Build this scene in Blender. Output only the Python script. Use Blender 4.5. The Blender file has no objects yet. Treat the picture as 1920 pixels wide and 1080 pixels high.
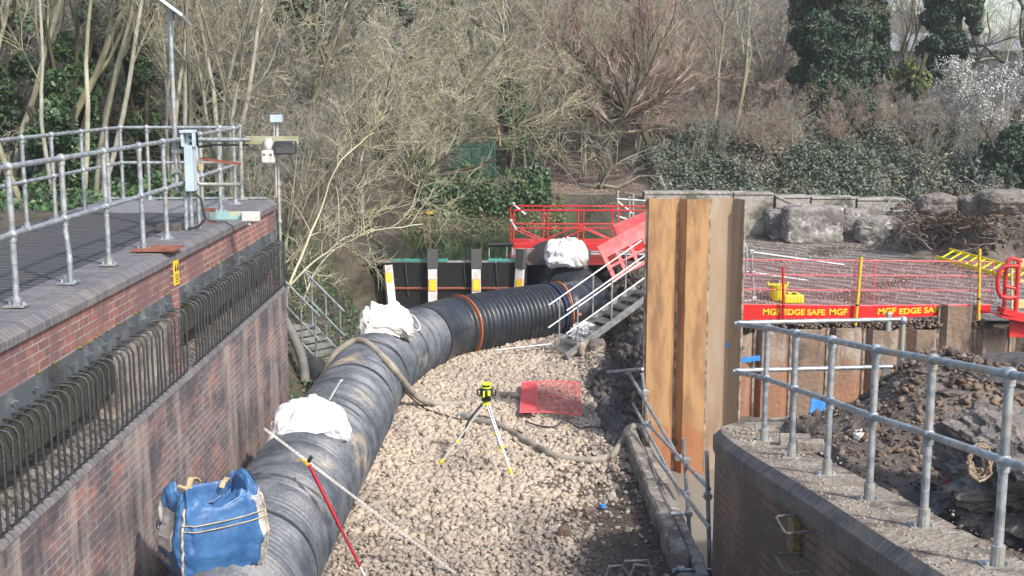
import bpy, bmesh, math, random
import numpy as np
from mathutils import Vector, Matrix, noise as mn, Euler
rnd = random.Random(7)
rng = np.random.default_rng(7)
R = math.radians
scene = bpy.context.scene
col = scene.collection
# ------------------------------------------------------------------ camera, world, sun
F = 2300.0; TH = math.atan(380 / F); CZ = 5.3
cd = bpy.data.cameras.new('camera'); cam = bpy.data.objects.new('camera', cd); col.objects.link(cam)
cam.location = (0, 0, CZ); cam.rotation_euler = (math.pi / 2 - TH, 0, 0)
cd.sensor_width = 36; cd.lens = 36 * F / 1920; cd.clip_start = 0.1; cd.clip_end = 600
scene.camera = cam
SUN_EL = R(42); SUN_AZ = R(40)       # azimuth: to the right of straight behind the camera
w = bpy.data.worlds.new('World'); scene.world = w; w.use_nodes = True
nt = w.node_tree; bg = nt.nodes['Background']
sky = nt.nodes.new('ShaderNodeTexSky'); sky.sky_type = 'NISHITA'; sky.sun_disc = False
sky.sun_elevation = SUN_EL; sky.sun_rotation = math.pi - SUN_AZ
sky.dust_density = 2.5; sky.air_density = 1.0
nt.links.new(sky.outputs[0], bg.inputs[0]); bg.inputs[1].default_value = 0.15
sl = bpy.data.lights.new('sun', 'SUN'); so = bpy.data.objects.new('sun', sl); col.objects.link(so)
sl.energy = 2.7; sl.angle = R(2.5); sl.color = (1, 0.95, 0.88)
sd = Vector((math.sin(SUN_AZ) * math.cos(SUN_EL), -math.cos(SUN_AZ) * math.cos(SUN_EL), math.sin(SUN_EL)))
so.rotation_euler = sd.to_track_quat('Z', 'Y').to_euler(); so.location = (5, -5, 30)
vs = scene.view_settings; vs.view_transform = 'Standard'; vs.look = 'None'; vs.exposure = 0.92; vs.gamma = 1.0
scene.render.engine = 'CYCLES'

# ------------------------------------------------------------------ pixel rays (real planes in the place)
def ray(px, py):
    u = (px - 960) / F; v = (540 - py) / F
    return Vector((u, math.cos(TH) + v * math.sin(TH), -math.sin(TH) + v * math.cos(TH)))
def az(px, py, z, s=0.0):
    r = ray(px, py); k = (z - CZ) / (r.z + s * r.y); return Vector((0, 0, CZ)) + r * k
def ay(px, py, y):
    r = ray(px, py); return Vector((0, 0, CZ)) + r * (y / r.y)

# ------------------------------------------------------------------ materials
MATS = {}
def mat(name, c1, rough=0.8, metal=0.0, c2=None, sc=3.0, lo=0.4, hi=0.6, c3=None, sc3=0.7, lo3=0.5, hi3=0.65,
        bump=0.0, bsc=30.0, isl=0.0, stretch=None, spec=None, alpha=1.0, trans=0.0, detail=6, specks=None, satv=(.55, 1.25), c4=None):
    m = bpy.data.materials.new(name); m.use_nodes = True; MATS[name] = m
    n = m.node_tree.nodes; l = m.node_tree.links; b = n['Principled BSDF']
    b.inputs['Roughness'].default_value = rough; b.inputs['Metallic'].default_value = metal
    if spec is not None: b.inputs['Specular IOR Level'].default_value = spec
    tc = n.new('ShaderNodeTexCoord'); mp = n.new('ShaderNodeMapping'); l.new(tc.outputs['Object'], mp.inputs[0])
    if stretch: mp.inputs['Scale'].default_value = stretch
    cur = None
    rgb = n.new('ShaderNodeRGB'); rgb.outputs[0].default_value = (*c1, 1); cur = rgb.outputs[0]
    def layer(cur, c, s, a, z, off):
        t = n.new('ShaderNodeTexNoise'); t.inputs['Scale'].default_value = s; t.inputs['Detail'].default_value = detail
        t.inputs['Roughness'].default_value = 0.62
        mo = n.new('ShaderNodeVectorMath'); mo.operation = 'ADD'; mo.inputs[1].default_value = (off, off * 2, off)
        l.new(mp.outputs[0], mo.inputs[0]); l.new(mo.outputs[0], t.inputs[0])
        r = n.new('ShaderNodeMapRange'); r.inputs[1].default_value = a; r.inputs[2].default_value = z
        l.new(t.outputs[0], r.inputs[0])
        mx = n.new('ShaderNodeMix'); mx.data_type = 'RGBA'; l.new(r.outputs[0], mx.inputs[0])
        l.new(cur, mx.inputs[6]); mx.inputs[7].default_value = (*c, 1); return mx.outputs[2]
    if c2: cur = layer(cur, c2, sc, lo, hi, 0)
    if c3: cur = layer(cur, c3, sc3, lo3, hi3, 13.7)
    if c4:                                   # rust band low on the pile, real waterline staining
        sp = n.new('ShaderNodeSeparateXYZ'); l.new(tc.outputs['Object'], sp.inputs[0]); tn = n.new('ShaderNodeTexNoise'); tn.inputs['Scale'].default_value = 3; tn.inputs['Detail'].default_value = 6; l.new(tc.outputs['Object'], tn.inputs[0])
        ma = n.new('ShaderNodeMath'); ma.operation = 'MULTIPLY_ADD'; ma.inputs[1].default_value = 1.6; l.new(tn.outputs[0], ma.inputs[0]); l.new(sp.outputs[2], ma.inputs[2])
        r = n.new('ShaderNodeMapRange'); r.inputs[1].default_value = 1.25; r.inputs[2].default_value = .95; r.inputs[4].default_value = .7; l.new(ma.outputs[0], r.inputs[0])
        mx = n.new('ShaderNodeMix'); mx.data_type = 'RGBA'; l.new(r.outputs[0], mx.inputs[0]); l.new(cur, mx.inputs[6]); mx.inputs[7].default_value = (*c4, 1); cur = mx.outputs[2]
    if specks: cur = layer(cur, specks, 55, .68, .72, 31.0)
    if isl:
        g = n.new('ShaderNodeNewGeometry'); r = n.new('ShaderNodeMapRange')
        r.inputs[3].default_value = 1 - isl; r.inputs[4].default_value = 1 + isl
        l.new(g.outputs['Random Per Island'], r.inputs[0])
        hs = n.new('ShaderNodeHueSaturation'); l.new(r.outputs[0], hs.inputs['Value']); l.new(cur, hs.inputs['Color']); cur = hs.outputs[0]
        r2 = n.new('ShaderNodeMath'); r2.operation = 'FRACT'; mm = n.new('ShaderNodeMath'); mm.operation = 'MULTIPLY'
        mm.inputs[1].default_value = 37.3; l.new(g.outputs['Random Per Island'], mm.inputs[0]); l.new(mm.outputs[0], r2.inputs[0])
        r3 = n.new('ShaderNodeMapRange'); r3.inputs[3].default_value = satv[0]; r3.inputs[4].default_value = satv[1]
        l.new(r2.outputs[0], r3.inputs[0]); l.new(r3.outputs[0], hs.inputs['Saturation'])
    l.new(cur, b.inputs['Base Color'])
    if bump:
        t = n.new('ShaderNodeTexNoise'); t.inputs['Scale'].default_value = bsc; t.inputs['Detail'].default_value = 8
        l.new(tc.outputs['Object'], t.inputs[0])
        bn = n.new('ShaderNodeBump'); bn.inputs['Strength'].default_value = bump; bn.inputs['Distance'].default_value = 0.05
        l.new(t.outputs[0], bn.inputs['Height']); l.new(bn.outputs[0], b.inputs['Normal'])
    if alpha < 1: b.inputs['Alpha'].default_value = alpha
    if trans: b.inputs['Transmission Weight'].default_value = trans
    return m

def brick_mat(name, ca, cb, mortar, bw=0.225, bh=0.075, ms=0.008, stain=None, stain_amt=(0.5, 0.65), stain_scale=(2.2, 0.35), dark=None,
              dark_amt=(0.5, 0.62), rough=0.85, bump=0.5, red=None, red_amt=(.55, .62)):
    m = bpy.data.materials.new(name); m.use_nodes = True; MATS[name] = m
    n = m.node_tree.nodes; l = m.node_tree.links; b = n['Principled BSDF']; b.inputs['Roughness'].default_value = rough
    uv = n.new('ShaderNodeUVMap')
    bt = n.new('ShaderNodeTexBrick'); l.new(uv.outputs[0], bt.inputs[0])
    bt.inputs['Scale'].default_value = 1; bt.inputs['Brick Width'].default_value = bw; bt.inputs['Row Height'].default_value = bh
    bt.inputs['Mortar Size'].default_value = ms; bt.inputs['Mortar Smooth'].default_value = 0.3; bt.inputs['Bias'].default_value = 0
    bt.inputs['Color1'].default_value = (*ca, 1); bt.inputs['Color2'].default_value = (*cb, 1); bt.inputs['Mortar'].default_value = (*mortar, 1)
    cur = bt.outputs[0]
    def layer(cur, c, scl, amt, off, brickgate=False, fac=1.0):
        mp = n.new('ShaderNodeMapping'); mp.inputs['Scale'].default_value = (scl[0], scl[1], 1); mp.inputs['Location'].default_value = (off, off, off)
        l.new(uv.outputs[0], mp.inputs[0])
        t = n.new('ShaderNodeTexNoise'); t.inputs['Scale'].default_value = 1; t.inputs['Detail'].default_value = 7; t.inputs['Roughness'].default_value = 0.65
        l.new(mp.outputs[0], t.inputs[0])
        r = n.new('ShaderNodeMapRange'); r.inputs[1].default_value = amt[0]; r.inputs[2].default_value = amt[1]; r.inputs[4].default_value = fac
        l.new(t.outputs[0], r.inputs[0]); f = r.outputs[0]
        if brickgate:
            iv = n.new('ShaderNodeMath'); iv.operation = 'SUBTRACT'; iv.inputs[0].default_value = 1; l.new(bt.outputs['Fac'], iv.inputs[1])
            mu = n.new('ShaderNodeMath'); mu.operation = 'MULTIPLY'; l.new(f, mu.inputs[0]); l.new(iv.outputs[0], mu.inputs[1]); f = mu.outputs[0]
        mx = n.new('ShaderNodeMix'); mx.data_type = 'RGBA'; l.new(f, mx.inputs[0]); l.new(cur, mx.inputs[6]); mx.inputs[7].default_value = (*c, 1)
        return mx.outputs[2]
    if red: cur = layer(cur, red, (3.5, 4), red_amt, 5.5, True, 0.85)
    if dark: cur = layer(cur, dark, (0.9, 1.6), dark_amt, 3.1, False, 0.85)
    if stain: cur = layer(cur, stain, stain_scale, stain_amt, 9.4, False, 0.8)
    cur = layer(cur, tuple(x * 0.45 for x in ca), (14, 20), (0.52, 0.75), 1.2, False, 0.6)
    l.new(cur, b.inputs['Base Color'])
    bn = n.new('ShaderNodeBump'); bn.inputs['Strength'].default_value = bump; bn.inputs['Distance'].default_value = 0.01
    iv = n.new('ShaderNodeMath'); iv.operation = 'SUBTRACT'; iv.inputs[0].default_value = 1; l.new(bt.outputs['Fac'], iv.inputs[1])
    tn = n.new('ShaderNodeTexNoise'); tn.inputs['Scale'].default_value = 45; tn.inputs['Detail'].default_value = 6; l.new(uv.outputs[0], tn.inputs[0])
    ad = n.new('ShaderNodeMath'); ad.operation = 'ADD'; l.new(iv.outputs[0], ad.inputs[0]); l.new(tn.outputs[0], ad.inputs[1])
    l.new(ad.outputs[0], bn.inputs['Height']); l.new(bn.outputs[0], b.inputs['Normal'])
    return m

galv = mat('galvanised steel', (0.39, 0.42, 0.44), 0.45, 0.5, c2=(0.24, 0.265, 0.285), sc=12, lo=.44, hi=.56, c3=(0.36, 0.33, 0.27), sc3=5, lo3=.54, hi3=.64, bump=.1, bsc=60)
galv_dirty = mat('weathered galvanised steel', (0.36, 0.35, 0.31), 0.55, 0.35, c2=(0.24, 0.24, 0.22), sc=8, c3=(0.45, 0.46, 0.46), sc3=4, bump=.15, bsc=60)
alu = mat('dull aluminium', (0.5, 0.52, 0.52), 0.4, 0.6, c2=(0.32, 0.32, 0.3), sc=6, bump=.1)
barm = mat('black painted bar', (0.03, 0.032, 0.037), 0.5, 0.0, c2=(0.09, 0.088, 0.08), sc=14, lo=.55, hi=.75, bump=.2, bsc=50)
platem = mat('grey blue steel plate', (0.085, 0.1, 0.115), 0.5, 0.2, c2=(0.19, 0.2, 0.2), sc=4, lo=.5, hi=.68, c3=(0.05, 0.055, 0.055), sc3=1.5, bump=.1)
mossm = mat('mossy concrete', (0.026, 0.027, 0.018), 0.9, c2=(0.05, 0.05, 0.03), sc=3, c3=(0.03, 0.03, 0.024), sc3=1.2, stretch=(1, 1, .4), bump=.4)
ledgem = mat('gritty ledge', (0.2, 0.18, 0.145), 0.95, c2=(0.07, 0.065, 0.055), sc=12, c3=(0.3, 0.28, 0.25), sc3=3, bump=1.0, bsc=30)
pipe_fine = mat('dusty ribbed plastic', (0.04, 0.05, 0.066), 0.48, 0, c2=(0.125, 0.135, 0.15), sc=3.0, lo=.4, hi=.68, c3=(0.3, 0.25, 0.18), sc3=1.0, lo3=.58, hi3=.68, bump=.15, bsc=25, spec=.6)
pipe_coarse = mat('black ribbed plastic', (0.022, 0.026, 0.033), 0.32, 0, c2=(0.055, 0.06, 0.064), sc=3, lo=.5, hi=.75, c3=(0.17, 0.15, 0.12), sc3=9, lo3=.68, hi3=.76, bump=.1, bsc=25, spec=.6)
hosem = mat('muddy rubber hose', (0.24, 0.21, 0.165), 0.75, c2=(0.32, 0.285, 0.225), sc=5, c3=(0.09, 0.085, 0.075), sc3=2.5, bump=.2)
hose_dark = mat('dark grey hose', (0.1, 0.1, 0.1), 0.7, c2=(0.16, 0.15, 0.135), sc=4, bump=.2)
whitebag = mat('white woven sack', (0.72, 0.72, 0.73), 0.6, c2=(0.62, 0.61, 0.59), sc=3, lo=.5, hi=.7, c3=(0.42, 0.36, 0.29), sc3=2.6, lo3=.54, hi3=.7, bump=.3, bsc=18)
dirtybag = mat('dirty white woven sack', (0.72, 0.68, 0.62), 0.7, c2=(0.82, 0.8, 0.77), sc=4, c3=(0.36, 0.27, 0.2), sc3=2.5, lo3=.57, hi3=.72, bump=.3, bsc=14)
bluebag = mat('blue woven sack', (0.025, 0.085, 0.22), 0.42, c2=(0.05, 0.145, 0.31), sc=3, lo=.4, hi=.6, c3=(0.16, 0.19, 0.22), sc3=2.6, lo3=.6, hi3=.74, bump=.25, bsc=12)
bagside = mat('mud smeared clear film', (0.36, 0.32, 0.26), 0.5, c2=(0.16, 0.18, 0.22), sc=7, c3=(0.5, 0.5, 0.48), sc3=4, bump=.4)
cream = mat('cream webbing', (0.55, 0.45, 0.26), 0.8, c2=(0.35, 0.28, 0.17), sc=10)
seamm = mat('dirty white seam', (0.5, 0.47, 0.4), 0.8, c2=(0.25, 0.21, 0.17), sc=14)
dark = mat('dark inside', (0.012, 0.014, 0.025), 0.9)  # black of the dam membrane; also paints the shade inside the blue bag
blackp = mat('black plastic', (0.015, 0.015, 0.016), 0.4)
redm = mat('red enamel', (0.54, 0.02, 0.022), 0.45, c2=(0.4, 0.022, 0.022), sc=3, c3=(0.3, 0.14, 0.11), sc3=6, lo3=.6, hi3=.68)
redboard = mat('red toe board paint', (0.72, 0.02, 0.018), 0.4, c2=(0.6, 0.02, 0.02), sc=2, c3=(0.45, 0.3, 0.25), sc3=40, lo3=.68, hi3=.72)
redplastic = mat('faded red plastic', (0.55, 0.065, 0.07), 0.5, c2=(0.55, 0.12, 0.12), sc=4, c3=(0.4, 0.2, 0.17), sc3=9, lo3=.6, hi3=.7)
netm = mat('red mesh plastic', (0.72, 0.08, 0.1), 0.5)
whitep = mat('white plastic', (0.6, 0.6, 0.58), 0.5, c2=(0.45, 0.43, 0.4), sc=6)
yellowp = mat('yellow plastic', (0.72, 0.6, 0.02), 0.4, c2=(0.6, 0.5, 0.03), sc=8)
yellowpost = mat('worn yellow paint', (0.62, 0.4, 0.03), 0.6, c2=(0.3, 0.19, 0.05), sc=18, lo=.55, hi=.65)
neon = mat('neon yellow plastic', (0.62, 0.75, 0.03), 0.4)
orange = mat('orange plastic', (0.5, 0.14, 0.04), 0.5)
crimson = mat('crimson anodised tube', (0.36, 0.01, 0.025), 0.3, 0.3)
concrete = mat('weathered concrete', (0.27, 0.24, 0.205), 0.9, c2=(0.12, 0.1, 0.083), sc=3, lo=.44, hi=.6, c3=(0.38, 0.35, 0.31), sc3=6, lo3=.56, hi3=.66, bump=.6, bsc=18)
blockm = mat('lichen stained stone block', (0.24, 0.225, 0.205), 0.92, c2=(0.11, 0.1, 0.095), sc=2.2, lo=.42, hi=.6, c3=(0.46, 0.44, 0.42), sc3=2.6, lo3=.55, hi3=.6, bump=1.0, bsc=9)
blockw = mat('pale streaked concrete block', (0.3, 0.28, 0.25), 0.92, c2=(0.1, 0.095, 0.07), sc=1.6, lo=.45, hi=.6, c3=(0.42, 0.4, 0.38), sc3=2.2, lo3=.58, hi3=.66, bump=.8, bsc=9)
rockm = mat('dark wet rock', (0.06, 0.052, 0.048), 0.7, c2=(0.12, 0.1, 0.09), sc=1.6, c3=(0.03, 0.027, 0.026), sc3=4, bump=1.0, bsc=7)
greyrock = mat('grey boulder', (0.13, 0.113, 0.102), 0.9, c2=(0.2, 0.175, 0.155), sc=5, c3=(0.065, 0.056, 0.05), sc3=2.4, bump=1.0, bsc=20)
stonem = mat('tan crushed stone', (0.42, 0.346, 0.265), 0.9, c2=(0.38, 0.312, 0.243), sc=1.2, c3=(0.28, 0.235, 0.19), sc3=.6, lo3=.5, hi3=.64, isl=.16, satv=(.85, 1.1), bump=.3, bsc=40)
greystone = mat('grey dusty crushed stone', (0.31, 0.262, 0.21), 0.9, c2=(0.24, 0.2, 0.165), sc=1.3, c3=(0.35, 0.285, 0.22), sc3=2, isl=.14, satv=(.85, 1.1), bump=.3, bsc=40)
rubblem = mat('brown rubble lumps', (0.17, 0.115, 0.08), 0.95, c2=(0.1, 0.07, 0.052), sc=1.5, c3=(0.25, 0.185, 0.135), sc3=2, isl=.28, bump=.4, bsc=30)
clodm = mat('dark soil clods', (0.075, 0.056, 0.045), 0.95, c2=(0.12, 0.09, 0.068), sc=3, isl=.3, bump=.4, bsc=30)
soil = mat('dark soil', (0.075, 0.06, 0.05), 0.95, c2=(0.14, 0.115, 0.095), sc=2.5, c3=(0.2, 0.17, 0.14), sc3=.9, lo3=.55, hi3=.7, bump=1.0, bsc=9)
bedm = mat('dusty gravel bed', (0.31, 0.26, 0.205), 0.95, c2=(0.12, 0.1, 0.085), sc=1.1, c3=(0.3, 0.26, 0.22), sc3=.9, bump=1.0, bsc=16)
capm = mat('dusty concrete coping', (0.25, 0.21, 0.165), 0.95, c2=(0.11, 0.088, 0.07), sc=2.2, lo=.46, hi=.6, c3=(0.33, 0.285, 0.23), sc3=5, bump=.9, bsc=22)
waterm = mat('grey silty water', (0.2, 0.185, 0.155), 0.45, bump=.05, bsc=3, spec=.5)
pondm = mat('dark green pond water', (0.018, 0.028, 0.018), 0.06, bump=.08, bsc=2.5, spec=.5)
barkp = mat('pale green grey bark', (0.25, 0.235, 0.165), 0.9, c2=(0.14, 0.135, 0.09), sc=5, c3=(0.36, 0.345, 0.28), sc3=3, bump=.4, stretch=(1, 1, .3), isl=.2)
barkd = mat('dark mossy bark', (0.055, 0.045, 0.032), 0.95, c2=(0.1, 0.095, 0.045), sc=2, c3=(0.035, 0.028, 0.022), sc3=4, bump=.6, stretch=(1, 1, .3))
twigp = mat('pale olive twigs', (0.38, 0.355, 0.235), 0.9, c2=(0.25, 0.24, 0.15), sc=.8, isl=.4)
twigg = mat('grey twigs', (0.32, 0.305, 0.25), 0.9, c2=(0.2, 0.19, 0.15), sc=.8, isl=.45)
twigr = mat('pinkish brown twigs', (0.39, 0.28, 0.22), 0.9, c2=(0.2, 0.14, 0.105), sc=.8, isl=.35)
ivym = mat('glossy ivy leaves', (0.038, 0.085, 0.032), 0.55, c2=(0.065, 0.125, 0.042), sc=1.1, isl=.5)
ivyd = mat('dark ivy leaves', (0.022, 0.052, 0.027), 0.62, c2=(0.035, 0.075, 0.035), sc=.9, isl=.55)
bramm = mat('bramble leaves', (0.085, 0.115, 0.08), 0.7, c2=(0.12, 0.135, 0.095), sc=.6, c3=(0.18, 0.155, 0.115), sc3=.35, lo3=.52, hi3=.65, isl=.6)
mossl = mat('yellow green shrub leaves', (0.1, 0.14, 0.025), 0.6, c2=(0.07, 0.1, 0.025), sc=1, isl=.4)
budm = mat('catkins and buds', (0.36, 0.38, 0.2), 0.7, isl=.3)
blossom = mat('white blossom', (0.72, 0.74, 0.74), 0.7, isl=.2)
litter = mat('leaf litter', (0.085, 0.068, 0.05), 0.95, c2=(0.045, 0.038, 0.028), sc=3, c3=(0.05, 0.065, 0.028), sc3=.5, lo3=.55, hi3=.65, bump=1.0, bsc=10, isl=0)
pathm = mat('trodden earth path', (0.15, 0.115, 0.09), 0.95, c2=(0.1, 0.078, 0.06), sc=1.5, c3=(0.2, 0.16, 0.13), sc3=7, bump=.6, bsc=14)
rust1 = mat('orange rusted steel', (0.4, 0.235, 0.105), 0.75, c2=(0.26, 0.14, 0.065), sc=5, lo=.45, hi=.6, c3=(0.19, 0.1, 0.05), sc3=2.2, lo3=.54, hi3=.64, c4=(0.33, 0.12, 0.05), stretch=(1, 1, .22), bump=.12, bsc=50, specks=(.6, .55, .48))
rust2 = mat('pale muddy rusted steel', (0.34, 0.25, 0.165), 0.8, c2=(0.22, 0.135, 0.08), sc=2.2, lo=.48, hi=.62, c3=(0.36, 0.29, 0.22), sc3=5, stretch=(1, 1, .16), bump=.12, bsc=50, specks=(.6, .55, .48))
rust3 = mat('brown muddy rusted steel', (0.2, 0.135, 0.095), 0.85, c2=(0.28, 0.225, 0.17), sc=1.6, lo=.45, hi=.6, c3=(0.11, 0.08, 0.065), sc3=3, lo3=.5, hi3=.62, stretch=(1, 1, .4), bump=.5, bsc=14, specks=(.45, .4, .34))
rust2m = mat('greyish brown muddy steel', (0.27, 0.2, 0.145), .85, c2=(.15, .105, .08), sc=2.2, lo=.42, hi=.6, c3=(.32, .27, .22), sc3=4, lo3=.52, hi3=.64, stretch=(1, 1, .3), bump=.5, bsc=14, specks=(.45, .4, .34), c4=(.27, .12, .06))
lockm = mat('pile interlock mud line', (0.12, 0.085, 0.06), 0.9, c2=(0.35, 0.3, 0.24), sc=8)
bluep = mat('blue spray paint', (0.03, 0.2, 0.62), 0.6, c2=(0.06, 0.28, 0.7), sc=6)
irond = mat('corroded iron', (.14, .125, .115), .75, c2=(.07, .055, .045), sc=14, bump=.3, bsc=60)
greyen_d = mat('dark grey post cap', (.06, .063, .06), .7)
lblue = mat('pale blue grey enamel', (0.42, 0.52, 0.58), 0.45, c2=(0.36, 0.45, 0.5), sc=4)
greyen = mat('mid grey enamel', (0.27, 0.3, 0.32), 0.45)
turq = mat('faded turquoise paint', (0.24, 0.42, 0.42), 0.7, c2=(0.42, 0.45, 0.28), sc=6, lo=.45, hi=.6)
olive = mat('olive weathered plate', (0.23, 0.24, 0.13), 0.7, c2=(0.32, 0.32, 0.22), sc=5)
palis = mat('green palisade paint', (0.012, 0.07, 0.05), 0.5)
tealnet = mat('teal netting', (0.04, 0.22, 0.18), 0.7)
rubberm = mat('black rubber mat', (0.03, 0.03, 0.03), 0.8)
rustbar = mat('rusty flat bar', (0.16, 0.045, 0.025), 0.9, c2=(0.24, 0.09, 0.05), sc=9)
solar = mat('solar glass', (0.01, 0.015, 0.04), 0.15)
roofm = mat('pale corrugated roof', (0.2, 0.21, 0.21), 0.6)
roofwall = mat('dark shed wall', (0.05, 0.055, 0.075), 0.8)
cable = mat('tan cable', (0.24, 0.185, 0.13), 0.6)
polyf = mat('crumpled polythene', (0.62, 0.63, 0.65), 0.3, c2=(0.3, 0.3, 0.3), sc=6, bump=1, bsc=9)
woodm = mat('splintered wood', (0.38, 0.26, 0.15), 0.85, c2=(0.2, 0.14, 0.09), sc=8)
signy = mat('warning yellow', (0.75, 0.5, 0.02), 0.5)
silver = mat('pale aluminium', (0.7, 0.72, 0.73), 0.3, 0.4)
brick_up = brick_mat('red engineering brick', (0.25, 0.11, 0.09), (0.14, 0.075, 0.07), (0.31, 0.27, 0.23), red=(0.34, 0.13, 0.095), red_amt=(.48, .58), stain=(0.14, 0.08, 0.085), stain_amt=(.46, .58), stain_scale=(1.6, .8))
brick_lo = brick_mat('stained grey brick', (0.1, 0.085, 0.09), (0.2, 0.145, 0.14), (0.3, 0.265, 0.24), red=(0.33, 0.14, 0.11), red_amt=(.5, .6), dark=(0.055, 0.05, 0.06), dark_amt=(.44, .6), stain=(0.36, 0.31, 0.265), stain_amt=(.5, .66), stain_scale=(2.0, .28))
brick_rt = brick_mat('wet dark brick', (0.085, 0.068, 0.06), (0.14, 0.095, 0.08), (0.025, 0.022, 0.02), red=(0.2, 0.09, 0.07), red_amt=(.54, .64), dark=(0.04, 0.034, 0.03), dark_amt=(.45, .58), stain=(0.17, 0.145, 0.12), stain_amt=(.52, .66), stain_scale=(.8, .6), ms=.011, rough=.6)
brick_cap = brick_mat('blue brick coping', (0.105, 0.1, 0.11), (0.175, 0.165, 0.175), (0.05, 0.045, 0.045), bw=0.078, bh=0.4, ms=.006, stain=(0.2, 0.18, 0.15), stain_amt=(.5, .7), stain_scale=(4, 4), rough=.7)

def weave_mat(name, c1, c2, sc, direction='Y', rough=.9, c3=None):
    m = mat(name, c1, rough, c2=c2, sc=2, bump=0); n = m.node_tree.nodes; l = m.node_tree.links; b = n['Principled BSDF']
    tc = n.new('ShaderNodeTexCoord'); wv = n.new('ShaderNodeTexWave'); wv.bands_direction = direction
    wv.inputs['Scale'].default_value = sc; wv.inputs['Distortion'].default_value = 5; wv.inputs['Detail'].default_value = 3; wv.inputs['Detail Scale'].default_value = 1.2
    l.new(tc.outputs['Object'], wv.inputs[0])
    bn = n.new('ShaderNodeBump'); bn.inputs['Strength'].default_value = .9; bn.inputs['Distance'].default_value = .03
    l.new(wv.outputs['Fac'], bn.inputs['Height']); l.new(bn.outputs[0], b.inputs['Normal'])
    prev = b.inputs['Base Color'].links[0].from_socket
    mx = n.new('ShaderNodeMix'); mx.data_type = 'RGBA'
    r = n.new('ShaderNodeMapRange'); r.inputs[1].default_value = .55; r.inputs[2].default_value = .95
    l.new(wv.outputs['Fac'], r.inputs[0]); l.new(r.outputs[0], mx.inputs[0]); l.new(prev, mx.inputs[6]); mx.inputs[7].default_value = (*(c3 or c1), 1)
    l.new(mx.outputs[2], b.inputs['Base Color'])
    return m
deckm = weave_mat('dark anti slip netting', (0.028, 0.029, 0.031), (0.042, 0.042, 0.043), 2.2, 'Y', c3=(0.085, 0.085, 0.088))
hardm = weave_mat('tracked mud hardstanding', (0.09, 0.072, 0.06), (0.13, 0.107, 0.09), 0.9, 'DIAGONAL', rough=.45, c3=(0.25, 0.225, 0.205))  # pale diagonal bands paint puddle glints into the tracked mud colour

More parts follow.
